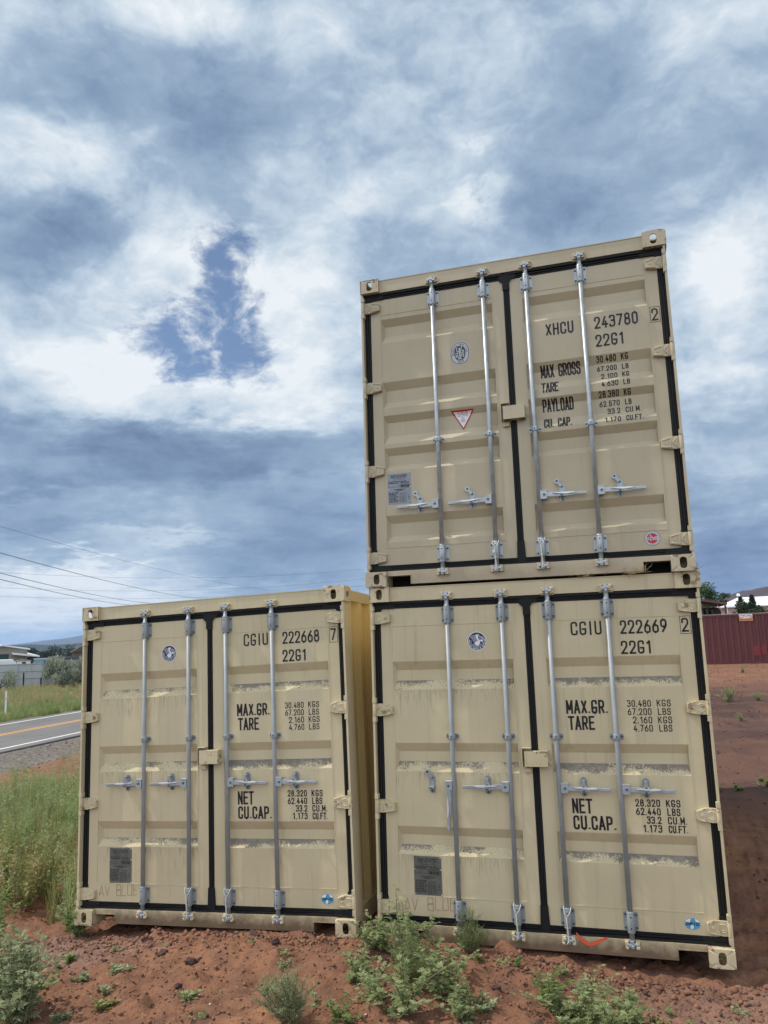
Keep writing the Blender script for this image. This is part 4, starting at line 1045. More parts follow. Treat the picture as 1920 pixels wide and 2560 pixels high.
def plant_geo(seed, kind, h, spread, stems=9):
    """ragged weed: stems from one root; kind 'broad' lobed leaves, 'feather' fine threads, 'sprig' one tall stem, 'grass' blades"""
    R = np.random.RandomState(seed); Q = []; S = []
    for k in range(stems):
        a = R.uniform(0, 6.28); lean = R.uniform(.1, 1.0) * spread; hh = h * R.uniform(.55, 1.05)
        if kind == 'sprig': lean = spread * R.uniform(.0, .5)
        top = np.array((math.cos(a) * lean, math.sin(a) * lean, hh * (1 - .35 * (lean / (spread + 1e-6)) ** 2)))
        b0 = np.array((R.normal(0, spread * .12), R.normal(0, spread * .12), -.015))
        m1 = b0 + (top - b0) * .5 + np.array((0, 0, .08 * h)) + R.normal(0, .02 * h, 3)
        if kind == 'grass':
            wv = R.uniform(.0022, .0042); sd = np.array((-math.sin(a), math.cos(a), 0)) * wv
            Q.append((b0 - sd, b0 + sd, m1 + sd * .8, m1 - sd * .8)); Q.append((m1 - sd * .8, m1 + sd * .8, top, top)); continue
        S.append(([tuple(b0), tuple(m1), tuple(top)], [.0038 * h / .4 + .001, .0026 * h / .4 + .0008, .0011]))
        def at(u): return (1 - u) ** 2 * b0 + 2 * u * (1 - u) * (2 * m1 - .5 * (b0 + top)) + u * u * top
        nl = {'broad': 24, 'feather': 34, 'sprig': 18, 'fine': 40}[kind]
        for j in range(nl):
            u = .12 + .88 * (j + R.rand() * .6) / nl; p = at(u)
            th = R.uniform(0, 6.28); up = R.uniform(.05, .75)
            d = np.array((math.cos(th), math.sin(th), up)); n = np.array((0, 0, 1.0)) + R.normal(0, .4, 3)
            if kind == 'fine':
                ln = R.uniform(.022, .050) * (1.2 - .5 * u); d[2] += .35
                leafquads(Q, p, d, n, ln, ln * R.uniform(.10, .17), .25, 1)
            elif kind in ('broad', 'sprig'):
                ln = R.uniform(.035, .075) * (1.25 - .65 * u) * (h / .4) ** .5
                leafquads(Q, p, d, n, ln, ln * R.uniform(.13, .2), .3, 2)
            else:
                ln = R.uniform(.05, .11) * (1.2 - .7 * u) * (h / .35) ** .5; d[2] += .4
                d = d / np.linalg.norm(d)
                S.append(([tuple(p), tuple(p + d * ln * .5), tuple(p + d * ln)], [.0009, .0008, .0005]))
                for q_ in range(5):
                    pp = p + d * ln * (.25 + .15 * q_); dd = d + R.normal(0, .6, 3); leafquads(Q, pp, dd, n, ln * .33, .0014, .1)
    return Q, S
STEM = mat('weed_stem', (.13, .13, .06), .7); STEMD = mat('dark_stem', (.085, .07, .045), .8)
L_SAGE = leaf_mat('grey_green_leaf', (.240, .300, .125), (.430, .490, .255), .48)
L_FRESH = leaf_mat('fresh_green_leaf', (.150, .235, .070), (.300, .380, .140), .45)
L_FEATH = leaf_mat('feathery_leaf', (.125, .195, .058), (.245, .315, .110), .45)
L_YEL = leaf_mat('yellowing_leaf', (.205, .220, .070), (.330, .330, .130))
L_STRAW = leaf_mat('straw_blade', (.300, .245, .120), (.430, .360, .200))
L_SILV = leaf_mat('silver_sage_leaf', (.225, .255, .190), (.385, .415, .320), .25)
L_PALE = leaf_mat('pale_weed_leaf', (.235, .285, .145), (.400, .450, .265), .4)
L_TREE = leaf_mat('tree_leaf', (.040, .075, .025), (.085, .130, .040), .3)
L_CONE = leaf_mat('juniper_leaf', (.032, .055, .028), (.060, .085, .042), .15)
L_DARK = leaf_mat('dark_shrub_leaf', (.028, .045, .024), (.050, .070, .034), .15)
def plant(x, y, seed, kind, h, spread, stems, lm, label, cat='weed', group=None, rz=0, sc=1.0):
    key = ('plant', seed, kind, h, spread, stems, lm.name)
    def mk():
        q, s = plant_geo(seed, kind, h, spread, stems); return quads_mesh('weed', q, [lm, STEM], s, 1)
    o = link('weed_plant', shared(key, mk), loc=(x, y, H(x, y) - .005), rot=(0, 0, rz), scale=(sc,) * 3)
    return tag(o, label, cat, group)
FG = 'weeds growing in front of the containers'
plant(-1.80, -1.60, 1, 'broad', .50, .30, 26, L_PALE, 'large grey-green bush at the near edge, left of the bare dirt', group=FG, sc=1.12)
plant(-2.10, -1.38, 2, 'broad', .48, .28, 22, L_PALE, 'grey-green bush just behind the large one at the near edge', group=FG, sc=1.10)
plant(-2.60, .0, 3, 'broad', .26, .16, 12, L_FRESH, 'leafy green weed against the lower corner of the lone container', group=FG)
plant(-2.78, .12, 4, 'broad', .30, .17, 12, L_SAGE, 'pale leafy weed behind the one at the lone container corner', group=FG)
plant(.30, -.40, 5, 'sprig', .52, .07, 2, L_SAGE, 'tall thin sprig reaching up over the hinge of the stacked bottom container', group=FG)
plant(.13, -.40, 6, 'broad', .22, .17, 11, L_SAGE, 'low leafy weed in the gap between the containers', group=FG, sc=1.25)
plant(.36, -.52, 7, 'broad', .30, .22, 10, L_SAGE, 'leafy weed at the foot of the tall sprig', group=FG, sc=1.30)
plant(.44, -.72, 8, 'feather', .28, .26, 15, L_FEATH, 'feathery green bush below the stack, among grey-green leaves', group=FG, sc=1.25)
plant(.66, -.82, 9, 'broad', .24, .24, 10, L_SAGE, 'grey-green weed beside the feathery bush, nearer the middle of the stack', group=FG, sc=1.40)
plant(.50, -1.10, 10, 'broad', .26, .25, 10, L_SAGE, 'grey-green weed at the bottom edge under the stack', group=FG, sc=1.45)
plant(.84, -1.02, 11, 'broad', .15, .14, 10, L_SAGE, 'small grey-green weed under the second door lock of the stack', group=FG, sc=1.40)
plant(.70, -.09, 12, 'feather', .30, .17, 15, L_FEATH, 'dark feathery weed hiding the first lock bar foot of the stack', group=FG)
plant(.10, -.72, 25, 'broad', .17, .16, 10, L_SAGE, 'low grey-green weed at the left edge of the clump in the gap', group=FG, sc=1.2)
plant(.27, -1.00, 26, 'broad', .19, .18, 12, L_SAGE, 'grey-green weed left of the one at the bottom edge, under the gap', group=FG, sc=1.2)
plant(-.08, -1.40, 13, 'feather', .26, .20, 24, L_PALE, 'silvery feathery clump at the bottom edge, below the lone container', group=FG, sc=1.15)
plant(.21, -1.28, 14, 'broad', .17, .13, 9, L_FRESH, 'small fresh weed between the silvery clump and the grey-green bush', group=FG)
plant(1.47, -.74, 15, 'broad', .22, .29, 13, L_SAGE, 'spreading grey-green bush in front of the fourth lock bar of the stack', group=FG, sc=1.35)
plant(1.62, -.92, 16, 'broad', .20, .26, 11, L_SAGE, 'grey-green bush at the bottom edge, right part of the stack', group=FG, sc=1.35)
plant(1.30, -.66, 17, 'broad', .19, .13, 9, L_FRESH, 'fresh green weed left of the spreading bush', group=FG, sc=1.25)
plant(1.78, -.72, 18, 'broad', .14, .14, 9, L_SAGE, 'low weed right of the spreading bush', group=FG, sc=1.40)
plant(1.05, -.30, 19, 'broad', .12, .05, 3, L_FRESH, 'tiny upright weed on the dirt below the middle of the stack', group=FG)
plant(1.34, -.22, 20, 'broad', .10, .06, 4, L_SAGE, 'tiny weed close under the sill below the orange strap', group=FG)
plant(2.34, -.82, 21, 'broad', .09, .13, 8, L_SAGE, 'flat weed at the bottom corner by the dark shadow', group=FG, sc=1.30)
plant(2.10, -.72, 22, 'broad', .07, .10, 6, L_SAGE, 'small flat weed near the corner of the stack', group=FG)
plant(-2.62, .62, 23, 'grass', .50, .20, 34, L_FRESH, 'tuft of long grass blades beside the lone container', 'grass tuft')
plant(-2.80, 1.0, 24, 'feather', .95, .22, 14, L_FEATH, 'tall feathery weed against the side of the lone container', group=FG)

def merge_patch(name, items, mats, pick):
    """many small plants merged into one uncountable patch"""
    Q = []; S = []; mi = []
    for (x, y, rz, sc, g) in items:
        q, s = g; c, sn = math.cos(rz) * sc, math.sin(rz) * sc; z = H(x, y) - .008
        A = np.array(q).reshape(-1, 3); B = np.stack([A[:, 0] * c - A[:, 1] * sn + x, A[:, 0] * sn + A[:, 1] * c + y, A[:, 2] * sc + z], 1)
        Q.append(B.reshape(-1, 4, 3)); mi += [pick(x, y)] * len(q)
    V = np.concatenate(Q).reshape(-1, 3); n = len(V) // 4
    me = bpy.data.meshes.new(name); me.vertices.add(len(V)); me.vertices.foreach_set('co', V.ravel())
    me.loops.add(4 * n); me.loops.foreach_set('vertex_index', np.arange(4 * n)); me.polygons.add(n); me.polygons.foreach_set('loop_start', np.arange(n) * 4)
    for q in mats: me.materials.append(q)
    me.polygons.foreach_set('material_index', mi); me.update(calc_edges=True); me.validate()
    return tag(link(name, me), kind='stuff')
R = random.Random(21)
protoB = [plant_geo(100 + k, 'fine', .52, .20, 9) for k in range(5)]
protoF = [plant_geo(120 + k, 'feather', .62, .18, 8) for k in range(3)] + [plant_geo(130 + k, 'grass', .60, .22, 30) for k in range(2)]
protoS = [plant_geo(140 + k, 'broad', .040, .07, 4) for k in range(4)] + [plant_geo(150 + k, 'fine', .05, .06, 3) for k in range(3)]
protoG = [plant_geo(160 + k, 'grass', .36, .34, 30) for k in range(4)]
it = []
while len(it) < 760:                                           # the weed bank left of the lone container
    x, y = R.uniform(-8.5, -2.75), R.uniform(-.2, 6.5)
    if x > -2.95 + .0 * y and y < .25: continue
    if y < .35 + (-3.0 - x) * .10 and R.random() < .75: continue
    it.append((x, y, R.uniform(0, 6.3), R.uniform(.75, 1.35), R.choice(protoB if R.random() < .62 else protoF)))
for k in range(130):
    x, y = R.uniform(-6.5, -2.8), R.uniform(.2, 4.5); it.append((x, y, R.uniform(0, 6.3), R.uniform(.7, 1.25), protoF[3 + k % 2]))
merge_patch('weed_thicket', it, [L_SAGE, L_FRESH, L_YEL, L_STRAW], lambda x, y: 3 if R.random() < .12 else 2 if (R.random() < (.6 if (.4 < y < 2.2 and x > -4.6) else .15)) else (0 if R.random() < .55 else 1))
it = []
for k in range(330):                                           # sprouts scattered over the dirt
    x, y = R.uniform(-3.2, 2.6), R.uniform(-2.1, -.28)
    d = .25 + .5 * (vnoise(np.array([x]), np.array([y]), 31, 3, .9)[0] + .3)
    if -1.9 < x < -.9 and y > -.75: d *= .25
    if R.random() > d: continue
    it.append((x, y, R.uniform(0, 6.3), R.uniform(.6, 1.7), R.choice(protoS)))
merge_patch('ground_sprouts', it, [L_SAGE, L_PALE, L_YEL], lambda x, y: R.choice((0, 0, 1, 1, 2)))
it = []
for k in range(5200):                                          # rough grass beyond the road
    s = -7.6 - 17 * R.random() ** 1.3; l = R.uniform(-14, 62); p = road_pt(s, l, 0)
    it.append((p[0], p[1], R.uniform(0, 6.3), R.uniform(.8, 2.0), R.choice(protoG)))
merge_patch('roadside_grass', it, [L_FRESH, L_STRAW, L_FEATH, L_YEL], lambda x, y: (R.choice((0, 0, 2, 3)) if road_s(x, y) > -11.5 + R.gauss(0, 1.2) else R.choice((1, 1, 1, 3, 0))))
it = []
for k in range(260):
    s = R.uniform(5.5, 12.0); l = R.uniform(-18, 26); p = road_pt(s, l, 0)
    it.append((p[0], p[1], R.uniform(0, 6.3), R.uniform(.6, 1.2), R.choice(protoB + protoF)))
merge_patch('verge_weeds', it, [L_SAGE, L_FRESH, L_YEL], lambda x, y: R.choice((0, 1, 1, 2)))
it = []
for k in range(50):
    x, y = R.uniform(2.9, 7.5), R.gauss(6.4, .16); it.append((x, y, R.uniform(0, 6.3), R.uniform(.8, 1.6), R.choice(protoS)))
merge_patch('yard_sprouts', it, [L_SAGE, L_FRESH], lambda x, y: R.choice((0, 1)))
for k, (x, y, sc, lab) in enumerate(((4.52, 19.2, 1.2, 'grey-green weed alone in the dirt yard, halfway to the red container'), (5.35, 19.4, .8, 'low green weed at the frame edge in the dirt yard'), (4.30, 14.8, .55, 'small weed in the dirt yard, nearest of those beyond the shadow'), (6.4, 31.0, .8, 'small weed near the foot of the red container'))):
    plant(x, y, 40 + k, 'broad', .42, .34, 14, L_SAGE, lab, group='weeds in the dirt yard', sc=sc)

# ------------------------------------------------------------------ stones
STONE = mat('volcanic_stone', (.085, .045, .040), .9, var=.35, vscale=30, bump=.8, bscale=60)
PALE = mat('pale_pebble', (.50, .42, .36), .85, var=.2, vscale=40)
def stone_mesh(seed, n=1):
    import bmesh
    R = np.random.RandomState(seed); b = bmesh.new(); bmesh.ops.create_icosphere(b, subdivisions=2, radius=1.0)
    ph = R.uniform(0, 6, 9); sc = np.array((1.0, R.uniform(.7, .95), R.uniform(.55, .8)))
    for v in b.verts:
        p = np.array(v.co); r = 1 + .22 * math.sin(3.1 * p[0] + ph[0]) * math.sin(2.7 * p[1] + ph[1]) + .16 * math.sin(6.3 * p[2] + ph[2] + 2 * p[0]) + R.uniform(-.09, .09)
        v.co = Vector(p * r * sc)
    me = bpy.data.meshes.new('stone'); b.to_mesh(me); b.free(); me.materials.append(STONE); return me
STN = [(-1.87, -.64, .022, 'dark stone on the bare dirt in front of the lone container'), (-1.46, -.54, .045, 'large dark lump below the second lock bar of the lone container'), (-1.18, -.63, .038, 'dark broken stone pair, its bigger half, in the middle of the dirt'), (-1.13, -.60, .024, 'smaller half of the dark broken stone'),
       (-1.25, -.13, .030, 'dark stone touching the sill under the second lock bar'), (-.95, -.10, .038, 'round brown stone touching the sill under the third lock bar'), (-.87, -.21, .028, 'dark stone just in front of the round brown one'), (-.64, -.39, .034, 'reddish stone on the mound in front of the lone container'),
       (-.37, -.34, .022, 'small stone on the mound before the fork pocket'), (.43, -.95, .042, 'large dark stone under the grey-green leaves'), (.98, -.65, .028, 'dark stone left of the spreading bush'), (1.27, -.99, .034, 'dark stone at the bottom edge left of the spreading bush'),
       (1.91, -.62, .024, 'dark stone right of the spreading bush'), (-.40, -.19, .026, 'stone at the foot of the fourth lock bar of the lone container'), (-1.02, -1.05, .026, 'dark crumbly stone low in the dirt'), (1.05, -.13, .026, 'dark stone against the sill in the middle of the stack')]
for k, (x, y, r, lab) in enumerate(STN):
    o = link('stone', shared(('stone', k % 6), lambda: stone_mesh(k % 6)), loc=(x, y, H(x, y) + r * .35), rot=(rnd.uniform(-.4, .4), rnd.uniform(-.4, .4), rnd.uniform(0, 6)), scale=(r * 1.15, r, r))
    tag(o, lab, 'stone', 'stones on the red dirt')
def pebbles(name, n, xr, yr, rr, m, seed, fn=None):
    R = np.random.RandomState(seed); ico = [(0, 0, 1), (.9, 0, .35), (.28, .85, .4), (-.72, .53, .3), (-.72, -.53, .45), (.28, -.85, .3), (.72, .53, -.4), (-.28, .85, -.4), (-.9, 0, -.4), (-.28, -.85, -.45), (.72, -.53, -.35), (0, 0, -.9)]
    F = [(0, 1, 2), (0, 2, 3), (0, 3, 4), (0, 4, 5), (0, 5, 1), (1, 6, 2), (2, 7, 3), (3, 8, 4), (4, 9, 5), (5, 10, 1), (2, 6, 7), (3, 7, 8), (4, 8, 9), (5, 9, 10), (1, 10, 6), (11, 7, 6), (11, 8, 7), (11, 9, 8), (11, 10, 9), (11, 6, 10)]
    xs = R.uniform(xr[0], xr[1], n); ys = R.uniform(yr[0], yr[1], n)
    if fn is not None: k = fn(xs, ys, R); xs, ys = xs[k], ys[k]
    r = rr[0] + (rr[1] - rr[0]) * R.rand(len(xs)) ** 3.2
    z = height(xs, ys) + r * .25
    B = np.array(ico); V = []; FF = []
    rot = R.uniform(0, 6.28, len(xs))
    jit = R.uniform(.6, 1.25, (len(xs), 12, 1)); P = B[None] * jit * np.stack([np.ones(len(xs)), R.uniform(.6, 1, len(xs)), R.uniform(.5, .85, len(xs))], 1)[:, None, :] * r[:, None, None]
    c, s = np.cos(rot)[:, None], np.sin(rot)[:, None]
    X = P[..., 0] * c - P[..., 1] * s + xs[:, None]; Y = P[..., 0] * s + P[..., 1] * c + ys[:, None]; Z = P[..., 2] + z[:, None]
    V = np.stack([X, Y, Z], -1).reshape(-1, 3)
    FF = (np.array(F)[None] + 12 * np.arange(len(xs))[:, None, None]).reshape(-1, 3)
    me = bpy.data.meshes.new(name); me.vertices.add(len(V)); me.vertices.foreach_set('co', V.ravel()); me.loops.add(FF.size); me.loops.foreach_set('vertex_index', FF.ravel())
    me.polygons.add(len(FF)); me.polygons.foreach_set('loop_start', 3 * np.arange(len(FF))); me.materials.append(m); me.update(calc_edges=True); me.validate()
    return tag(link(name, me), kind='stuff')
CLOD = mat('dirt_clods', (.210, .100, .060), .95, var=.4, vscale=12, bump=.6, bscale=120)
pebbles('dirt_clods', 26000, (-3.4, 3.2), (-2.2, .02), (.002, .017), CLOD, 1, lambda x, y, R: R.rand(len(x)) < .35 + .65 * np.exp(-((y + .28) / .25) ** 2))
pebbles('cinder_gravel', 9000, (-3.4, 3.2), (-2.2, .0), (.002, .015), STONE, 2, lambda x, y, R: R.rand(len(x)) < .30 + .7 * np.exp(-((y + .22) / .2) ** 2))
pebbles('base_rubble', 2600, (-2.5, 2.5), (-.55, -.02), (.005, .030), CLOD, 7, lambda x, y, R: R.rand(len(x)) < np.exp(-((y + .16) / .15) ** 2))
pebbles('base_cinders', 900, (-2.5, 2.5), (-.6, -.02), (.004, .022), STONE, 8, lambda x, y, R: R.rand(len(x)) < np.exp(-((y + .2) / .18) ** 2))
pebbles('pale_pebbles', 260, (-3.4, 3.2), (-2.2, .0), (.003, .010), PALE, 3)
GRAV = mat('road_gravel', (.135, .115, .10), .95, var=.45, vscale=3)
pebbles('shoulder_gravel', 6000, (-32, -10), (2, 40), (.012, .05), GRAV, 4, lambda x, y, R: (road_s(x, y) > .8) & (road_s(x, y) < 5.2))
pebbles('yard_gravel', 9000, (2.6, 10), (.3, 38), (.005, .028), STONE, 6)
mb = MB(); R = random.Random(9)
for k in range(90):
    x, y = R.uniform(-3, 2.6), R.uniform(-2, -.15); a = R.uniform(0, 6.3); l = R.uniform(.03, .12); z = H(x, y) + .006
    mb.tube([(x, y, z), (x + l * .5 * math.cos(a), y + l * .5 * math.sin(a), z + .012), (x + l * math.cos(a + .2), y + l * math.sin(a + .2), z + .003)], [.0016, .0013, .0007], 4)
tag(build(mb, 'dry_twigs', [STRAW]), kind='stuff')

# ------------------------------------------------------------------ across the road
FENCE_M = mat('pale_grey_fence_sheet', (.36, .385, .40), .7, var=.06, vscale=.6)
FLINE = mat('fence_rail_grey', (.20, .215, .225), .8)  # rails in a darker grey than the sheets
PMET = mat('dark_post_metal', (.035, .035, .04), .6)
WROOF = mat('white_sheet_roof', (.78, .79, .80), .5); TANW = mat('grey_tan_siding', (.27, .24, .205), .8, var=.06, vscale=.4)
GREEND = mat('dark_green_door', (.012, .045, .040), .6); INSIDE = mat('dark_interior', (.02, .018, .016), .9)
def local_frame(p, q):
    """basis for something standing from p to q on the ground: origin p, x along p->q"""
    a = math.atan2(q[1] - p[1], q[0] - p[0]); return a, math.hypot(q[0] - p[0], q[1] - p[1])
def fence(label, p, q, z0, hgt, pitch=.30, grp=None):
    a, L = local_frame(p, q); t = thing('sheet_fence', label, 'fence', (p[0], p[1], z0), a, grp)
    mb = MB(); n = int(L / pitch)
    for k in range(n):
        x = k * pitch
        mb.box(x + .006, x + pitch - .006, 0 if k % 2 else .018, .030 if k % 2 else .048, -.4, hgt)
    build(mb, 'fence_panel', [FENCE_M], t)
    mb = MB()
    for z in (hgt * .30, hgt * .62, hgt - .09): mb.box(0, L, -.030, -.006, z, z + .035)
    build(mb, 'rail', [FLINE], t)
    for k in range(int(L / 2.4) + 1):
        mb = MB(); mb.box(k * 2.4 - .03, k * 2.4 + .03, -.075, -.032, -.4, hgt + .03); build(mb, 'post', [FENCE_M], t)
fence('pale grey sheet fence running across the far side of the road', (-62.5, 49.0), (-50.4, 56.3), -.75, 1.98, grp='grey sheet fences')
fence('pale grey sheet fence going away behind the big sage bush', (-50.4, 56.3), (-64.5, 80.5), -.75, 1.98, grp='grey sheet fences')
def tpost(x, y, top, label):
    mb = MB(); z = H(x, y); mb.box(x - .05, x + .05, y - .03, y + .03, z - .2, z + top); mb.box(x - .015, x + .015, y - .09, y - .03, z - .2, z + top)
    tag(build(mb, 'fence_post', [PMET]), label, 'post', 'dark posts before the grey fence')
tpost(-48.2, 51.4, 1.35, 'dark metal post standing in the grass before the grey fence')
tpost(-47.4, 52.6, .85, 'short dark post beside the taller one before the grey fence')
dx, dy = -29.05, 28.3
t = thing('delineator_post', 'white roadside marker post at the far edge of the road', 'marker post', (dx, dy, H(dx, dy)), .3)
mb = MB(); mb.prism([(-.045, -.3), (.045, -.3), (.045, 1.40), (.03, 1.46), (-.03, 1.46), (-.045, 1.40)], -.012, .012); build(mb, 'post', [WHITE], t)
mb = MB(); mb.box(-.036, .036, -.016, -.0125, 1.02, 1.12); build(mb, 'reflector', [mat('grey_reflector', (.45, .46, .47), .3)], t)

def bush(x, y, z, rx, ry, rz_, seed, lm, label, n=1500, ll=.16, name='sage_bush', cat='bush', group=None, stem=True):
    """rounded shrub: many upward sprays of small leaves, open edge"""
    R = np.random.RandomState(seed); Q = []
    cl = [(R.normal(0, .42), R.normal(0, .42), R.uniform(.12, .95), R.uniform(.24, .44)) for _ in range(17)]
    for k in range(n):
        c = cl[R.randint(len(cl))]; v = R.normal(0, 1, 3); v /= np.linalg.norm(v); r = c[3] * R.uniform(.55, 1.08)
        p = np.array(((c[0] + v[0] * r) * rx, (c[1] + v[1] * r) * ry, max(0, (c[2] + v[2] * r * .8)) * rz_))
        d = v * .7 + np.array((0, 0, .9)) + R.normal(0, .35, 3); l = ll * R.uniform(.6, 1.4)
        leafquads(Q, p, d, v + .01, l, l * .20, .2)
    S = []
    if stem:
        for k in range(9): S.append(([(R.normal(0, .1) * rx, R.normal(0, .1) * ry, -.1), (R.normal(0, .3) * rx, R.normal(0, .3) * ry, .5 * rz_)], [.04 * rz_, .012 * rz_]))
    o = thing(name, label, cat, (x, y, z), 0, group)
    link('foliage', quads_mesh('foliage', Q, [lm]), o)
    if S:
        b = MB()
        for pts, r in S: b.tube(pts, r, 5)
        build(b, 'stems', [STEMD], o)
    return o
SG = 'sage bushes across the road'
bush(-46.3, 53.2, H(-46, 53) + .1, 1.5, 1.4, 2.05, 1, L_SILV, 'big silver sage bush covering the end of the grey fence', 4200, .24, group=SG)
bush(-44.6, 54.3, H(-44, 54) + .1, 1.5, 1.4, 2.25, 2, L_SILV, 'silver sage bush next to the container post, right of the big one', 3800, .24, group=SG)
bush(-49.2, 49.3, H(-49, 49), 1.6, 1.4, 1.55, 3, L_SILV, 'wide low sage bush in front of the grey fence', 3400, .21, group=SG)
bush(-50.8, 47.5, H(-50, 47), 1.6, 1.4, 1.5, 4, L_SILV, 'low sage bush at the frame edge beside the wide one', 2600, .21, group=SG)
for k, (s, l, hh, lab) in enumerate(((-12.5, 14.5, 1.7, 'tall thin weed stalk leaning in the roadside grass'), (-11.8, 11.0, 1.3, 'dry upright stalk in the roadside grass before the fence'), (-12.0, 9.6, 1.2, 'second dry upright stalk beside the other in the roadside grass'))):
    p = road_pt(s, l, 0); plant(p[0], p[1], 60 + k, 'sprig', hh, .3, 2, L_FEATH if k == 0 else L_YEL, lab, group='stalks in the roadside grass')

def gable_building():
    p, q = (-99.0, 88.2), (-90.0, 99.8); a, L = local_frame(p, q); z = -.9
    t = thing('metal_barn', 'grey-tan metal barn with a white roof edge, a green door and a side lean-to', 'barn', (p[0], p[1], z), a)
    hw, hp, dpt = 3.65, 4.30, 18.0; px = L * .745
    mb = MB(); mb.prism([(0, 0), (L, 0), (L, hw), (px, hp), (0, 2 * hw - hp + .05)], 0, dpt); build(mb, 'wall', [TANW], t, fix=True)
    mb = MB()
    for (xa, za), (xb, zb) in (((-.3, 2 * hw - hp - .02), (px, hp)), ((px, hp), (L + .3, hw - .05))):
        mb.prism([(xa, za + .02), (xb, zb + .02), (xb, zb + .24), (xa, za + .24)], -.35, dpt + .3)
    build(mb, 'roof', [WROOF], t, fix=True, rot=(rad(2.0), 0, 0))
    mb = MB(); mb.box(L * .40, L * .815, -.06, -.012, 0, 3.05); build(mb, 'door', [GREEND], t)
    mb = MB(); mb.box(L * .57, L * .60, -.30, -.01, 3.25, 3.42); build(mb, 'lamp', [PMET], t)
    mb = MB(); mb.prism([(L * .84, 3.02), (L + 1.6, 2.50), (L + 1.6, 2.70), (L * .84, 3.26)], -1.2, 12); lr = build(mb, 'lean_to_roof', [WROOF], t, fix=True, rot=(rad(3.5), 0, 0))
    for x in (L + .5, L + 1.4): mb = MB(); mb.box(x, x + .14, -1.0, -.86, 0, 2.35); build(mb, 'lean_to_post', [PMET], t)
    mb = MB(); mb.box(L + .02, L + 1.5, 3.0, 3.1, 0, 2.4); build(mb, 'lean_to_back', [INSIDE], t)
gable_building()
def simple_box_thing(name, label, cat, p, q, z0, z1, depth, m, extra=None, grp=None):
    a, L = local_frame(p, q); g = min(H(p[0], p[1]), H(q[0], q[1])) - .1
    t = thing(name, label, cat, (p[0], p[1], g), a, grp); return t, L, z0 - g, z1 - g, depth
# white camper, shed, blue truck box, pickup, grey sheds behind the fence
t, L, a, b, d = simple_box_thing('camper_trailer', 'long white camper trailer with a rounded roof behind the grey fence', 'trailer', (-81.0, 74.2), (-74.4, 80.0), -.2, 1.25, 2.3, None)
LL = L
mb = MB(); mb.prism([(0, .55), (L - .25, .55), (L - .05, .9), (L + .0, b - .45), (L - .12, b - .12), (L - .45, b), (.2, b), (0, b - .2)], 0, d); build(mb, 'body', [mat('camper_white', (.66, .68, .71), .4)], t, fix=True, bevel=.05)
mb = MB(); mb.prism([(.1, b + .005), (L - .3, b + .005), (L - .55, b + .22), (.1, b + .22)], .1, d - .1); build(mb, 'roof', [WROOF], t, fix=True, bevel=.08)
mb = MB(); mb.box(L - 3.4, L - 2.2, -.02, -.003, b - .95, b - .4); build(mb, 'window', [INSIDE], t)
for x in (L * .42, L * .54): mb = MB(); mb.cyl((x, .05, .36), (x, .28, .36), .36, n=20); build(mb, 'wheel', [RUBBER], t)
t, L, a, b, d = simple_box_thing('shed', 'small white shed with a dark window between the trailer and the blue box', 'shed', (-74.1, 79.8), (-73.0, 80.9), -.2, 1.2, 1.6, None)
mb = MB(); mb.box(0, L, 0, d, 0, b); build(mb, 'wall', [WHITE], t)
mb = MB(); mb.prism([(-.1, b + .003), (L + .1, b + .003), (L + .1, b + .1), (L * .5, b + .2), (-.1, b + .1)], -.1, d + .1); build(mb, 'roof', [TANW], t, fix=True)
mb = MB(); mb.box(L * .34, L * .64, -.03, -.003, b - .75, b - .12); build(mb, 'window', [INSIDE], t)
t, L, a, b, d = simple_box_thing('cargo_box', 'faded blue cargo box behind the grey fence under the lean-to', 'cargo box', (-73.0, 81.6), (-71.2, 83.2), -.2, 1.45, 2.2, None)
mb = MB(); mb.box(0, L, 0, d, .0, b - .14); build(mb, 'body', [mat('faded_blue', (.20, .30, .38), .6, var=.1)], t)
mb = MB(); mb.box(-.05, L + .05, -.05, d + .05, b - .137, b); build(mb, 'roof', [mat('pale_blue_cap', (.40, .50, .56), .6)], t)
mb = MB(); mb.box(L * .48, L * .52, -.03, -.003, .05, b - .2); build(mb, 'door_seam', [PMET], t)
t, L, a, b, d = simple_box_thing('pickup_truck', 'white pickup truck whose cab shows over the grey fence', 'pickup truck', (-72.6, 81.9), (-69.6, 84.5), 0, 1.25, 1.8, None)
mb = MB(); mb.prism([(0, .45), (L, .45), (L, 1.15), (L * .72, 1.22), (L * .62, 1.72), (L * .30, 1.76), (L * .22, 1.24), (0, 1.2)], 0, d); build(mb, 'body', [mat('truck_white', (.72, .74, .76), .3)], t, fix=True, bevel=.05)
mb = MB(); mb.prism([(L * .60, 1.66), (L * .68, 1.26), (L * .26, 1.26), (L * .32, 1.66)], -.012, -.003); build(mb, 'window', [INSIDE], t, fix=True)
for x in (L * .18, L * .80):
    mb = MB(); mb.cyl((x, -.02, .38), (x, .22, .38), .38, n=20); build(mb, 'wheel', [RUBBER], t)
t.location.z += .35
t, L, a, b, d = simple_box_thing('long_shed', 'low dark grey shed roof behind the sage, beyond the pickup', 'shed', (-78.0, 92.0), (-75.4, 94.6), -.2, 1.55, 3.0, None)
mb = MB(); mb.box(0, L, 0, d, 0, b - .35); build(mb, 'wall', [TANW], t)
mb = MB(); mb.prism([(-.2, b - .347), (L + .2, b - .347), (L + .1, b - .15), (.2, b + .15), (-.2, b)], -.4, d + .3); build(mb, 'roof', [mat('dark_grey_roofing', (.075, .085, .10), .7)], t, fix=True)
t, L, a, b, d = simple_box_thing('brown_house', 'small brown house half hidden by the container edge', 'house', (-98.0, 121.0), (-93.6, 124.8), -.2, 3.0, 5.0, None)
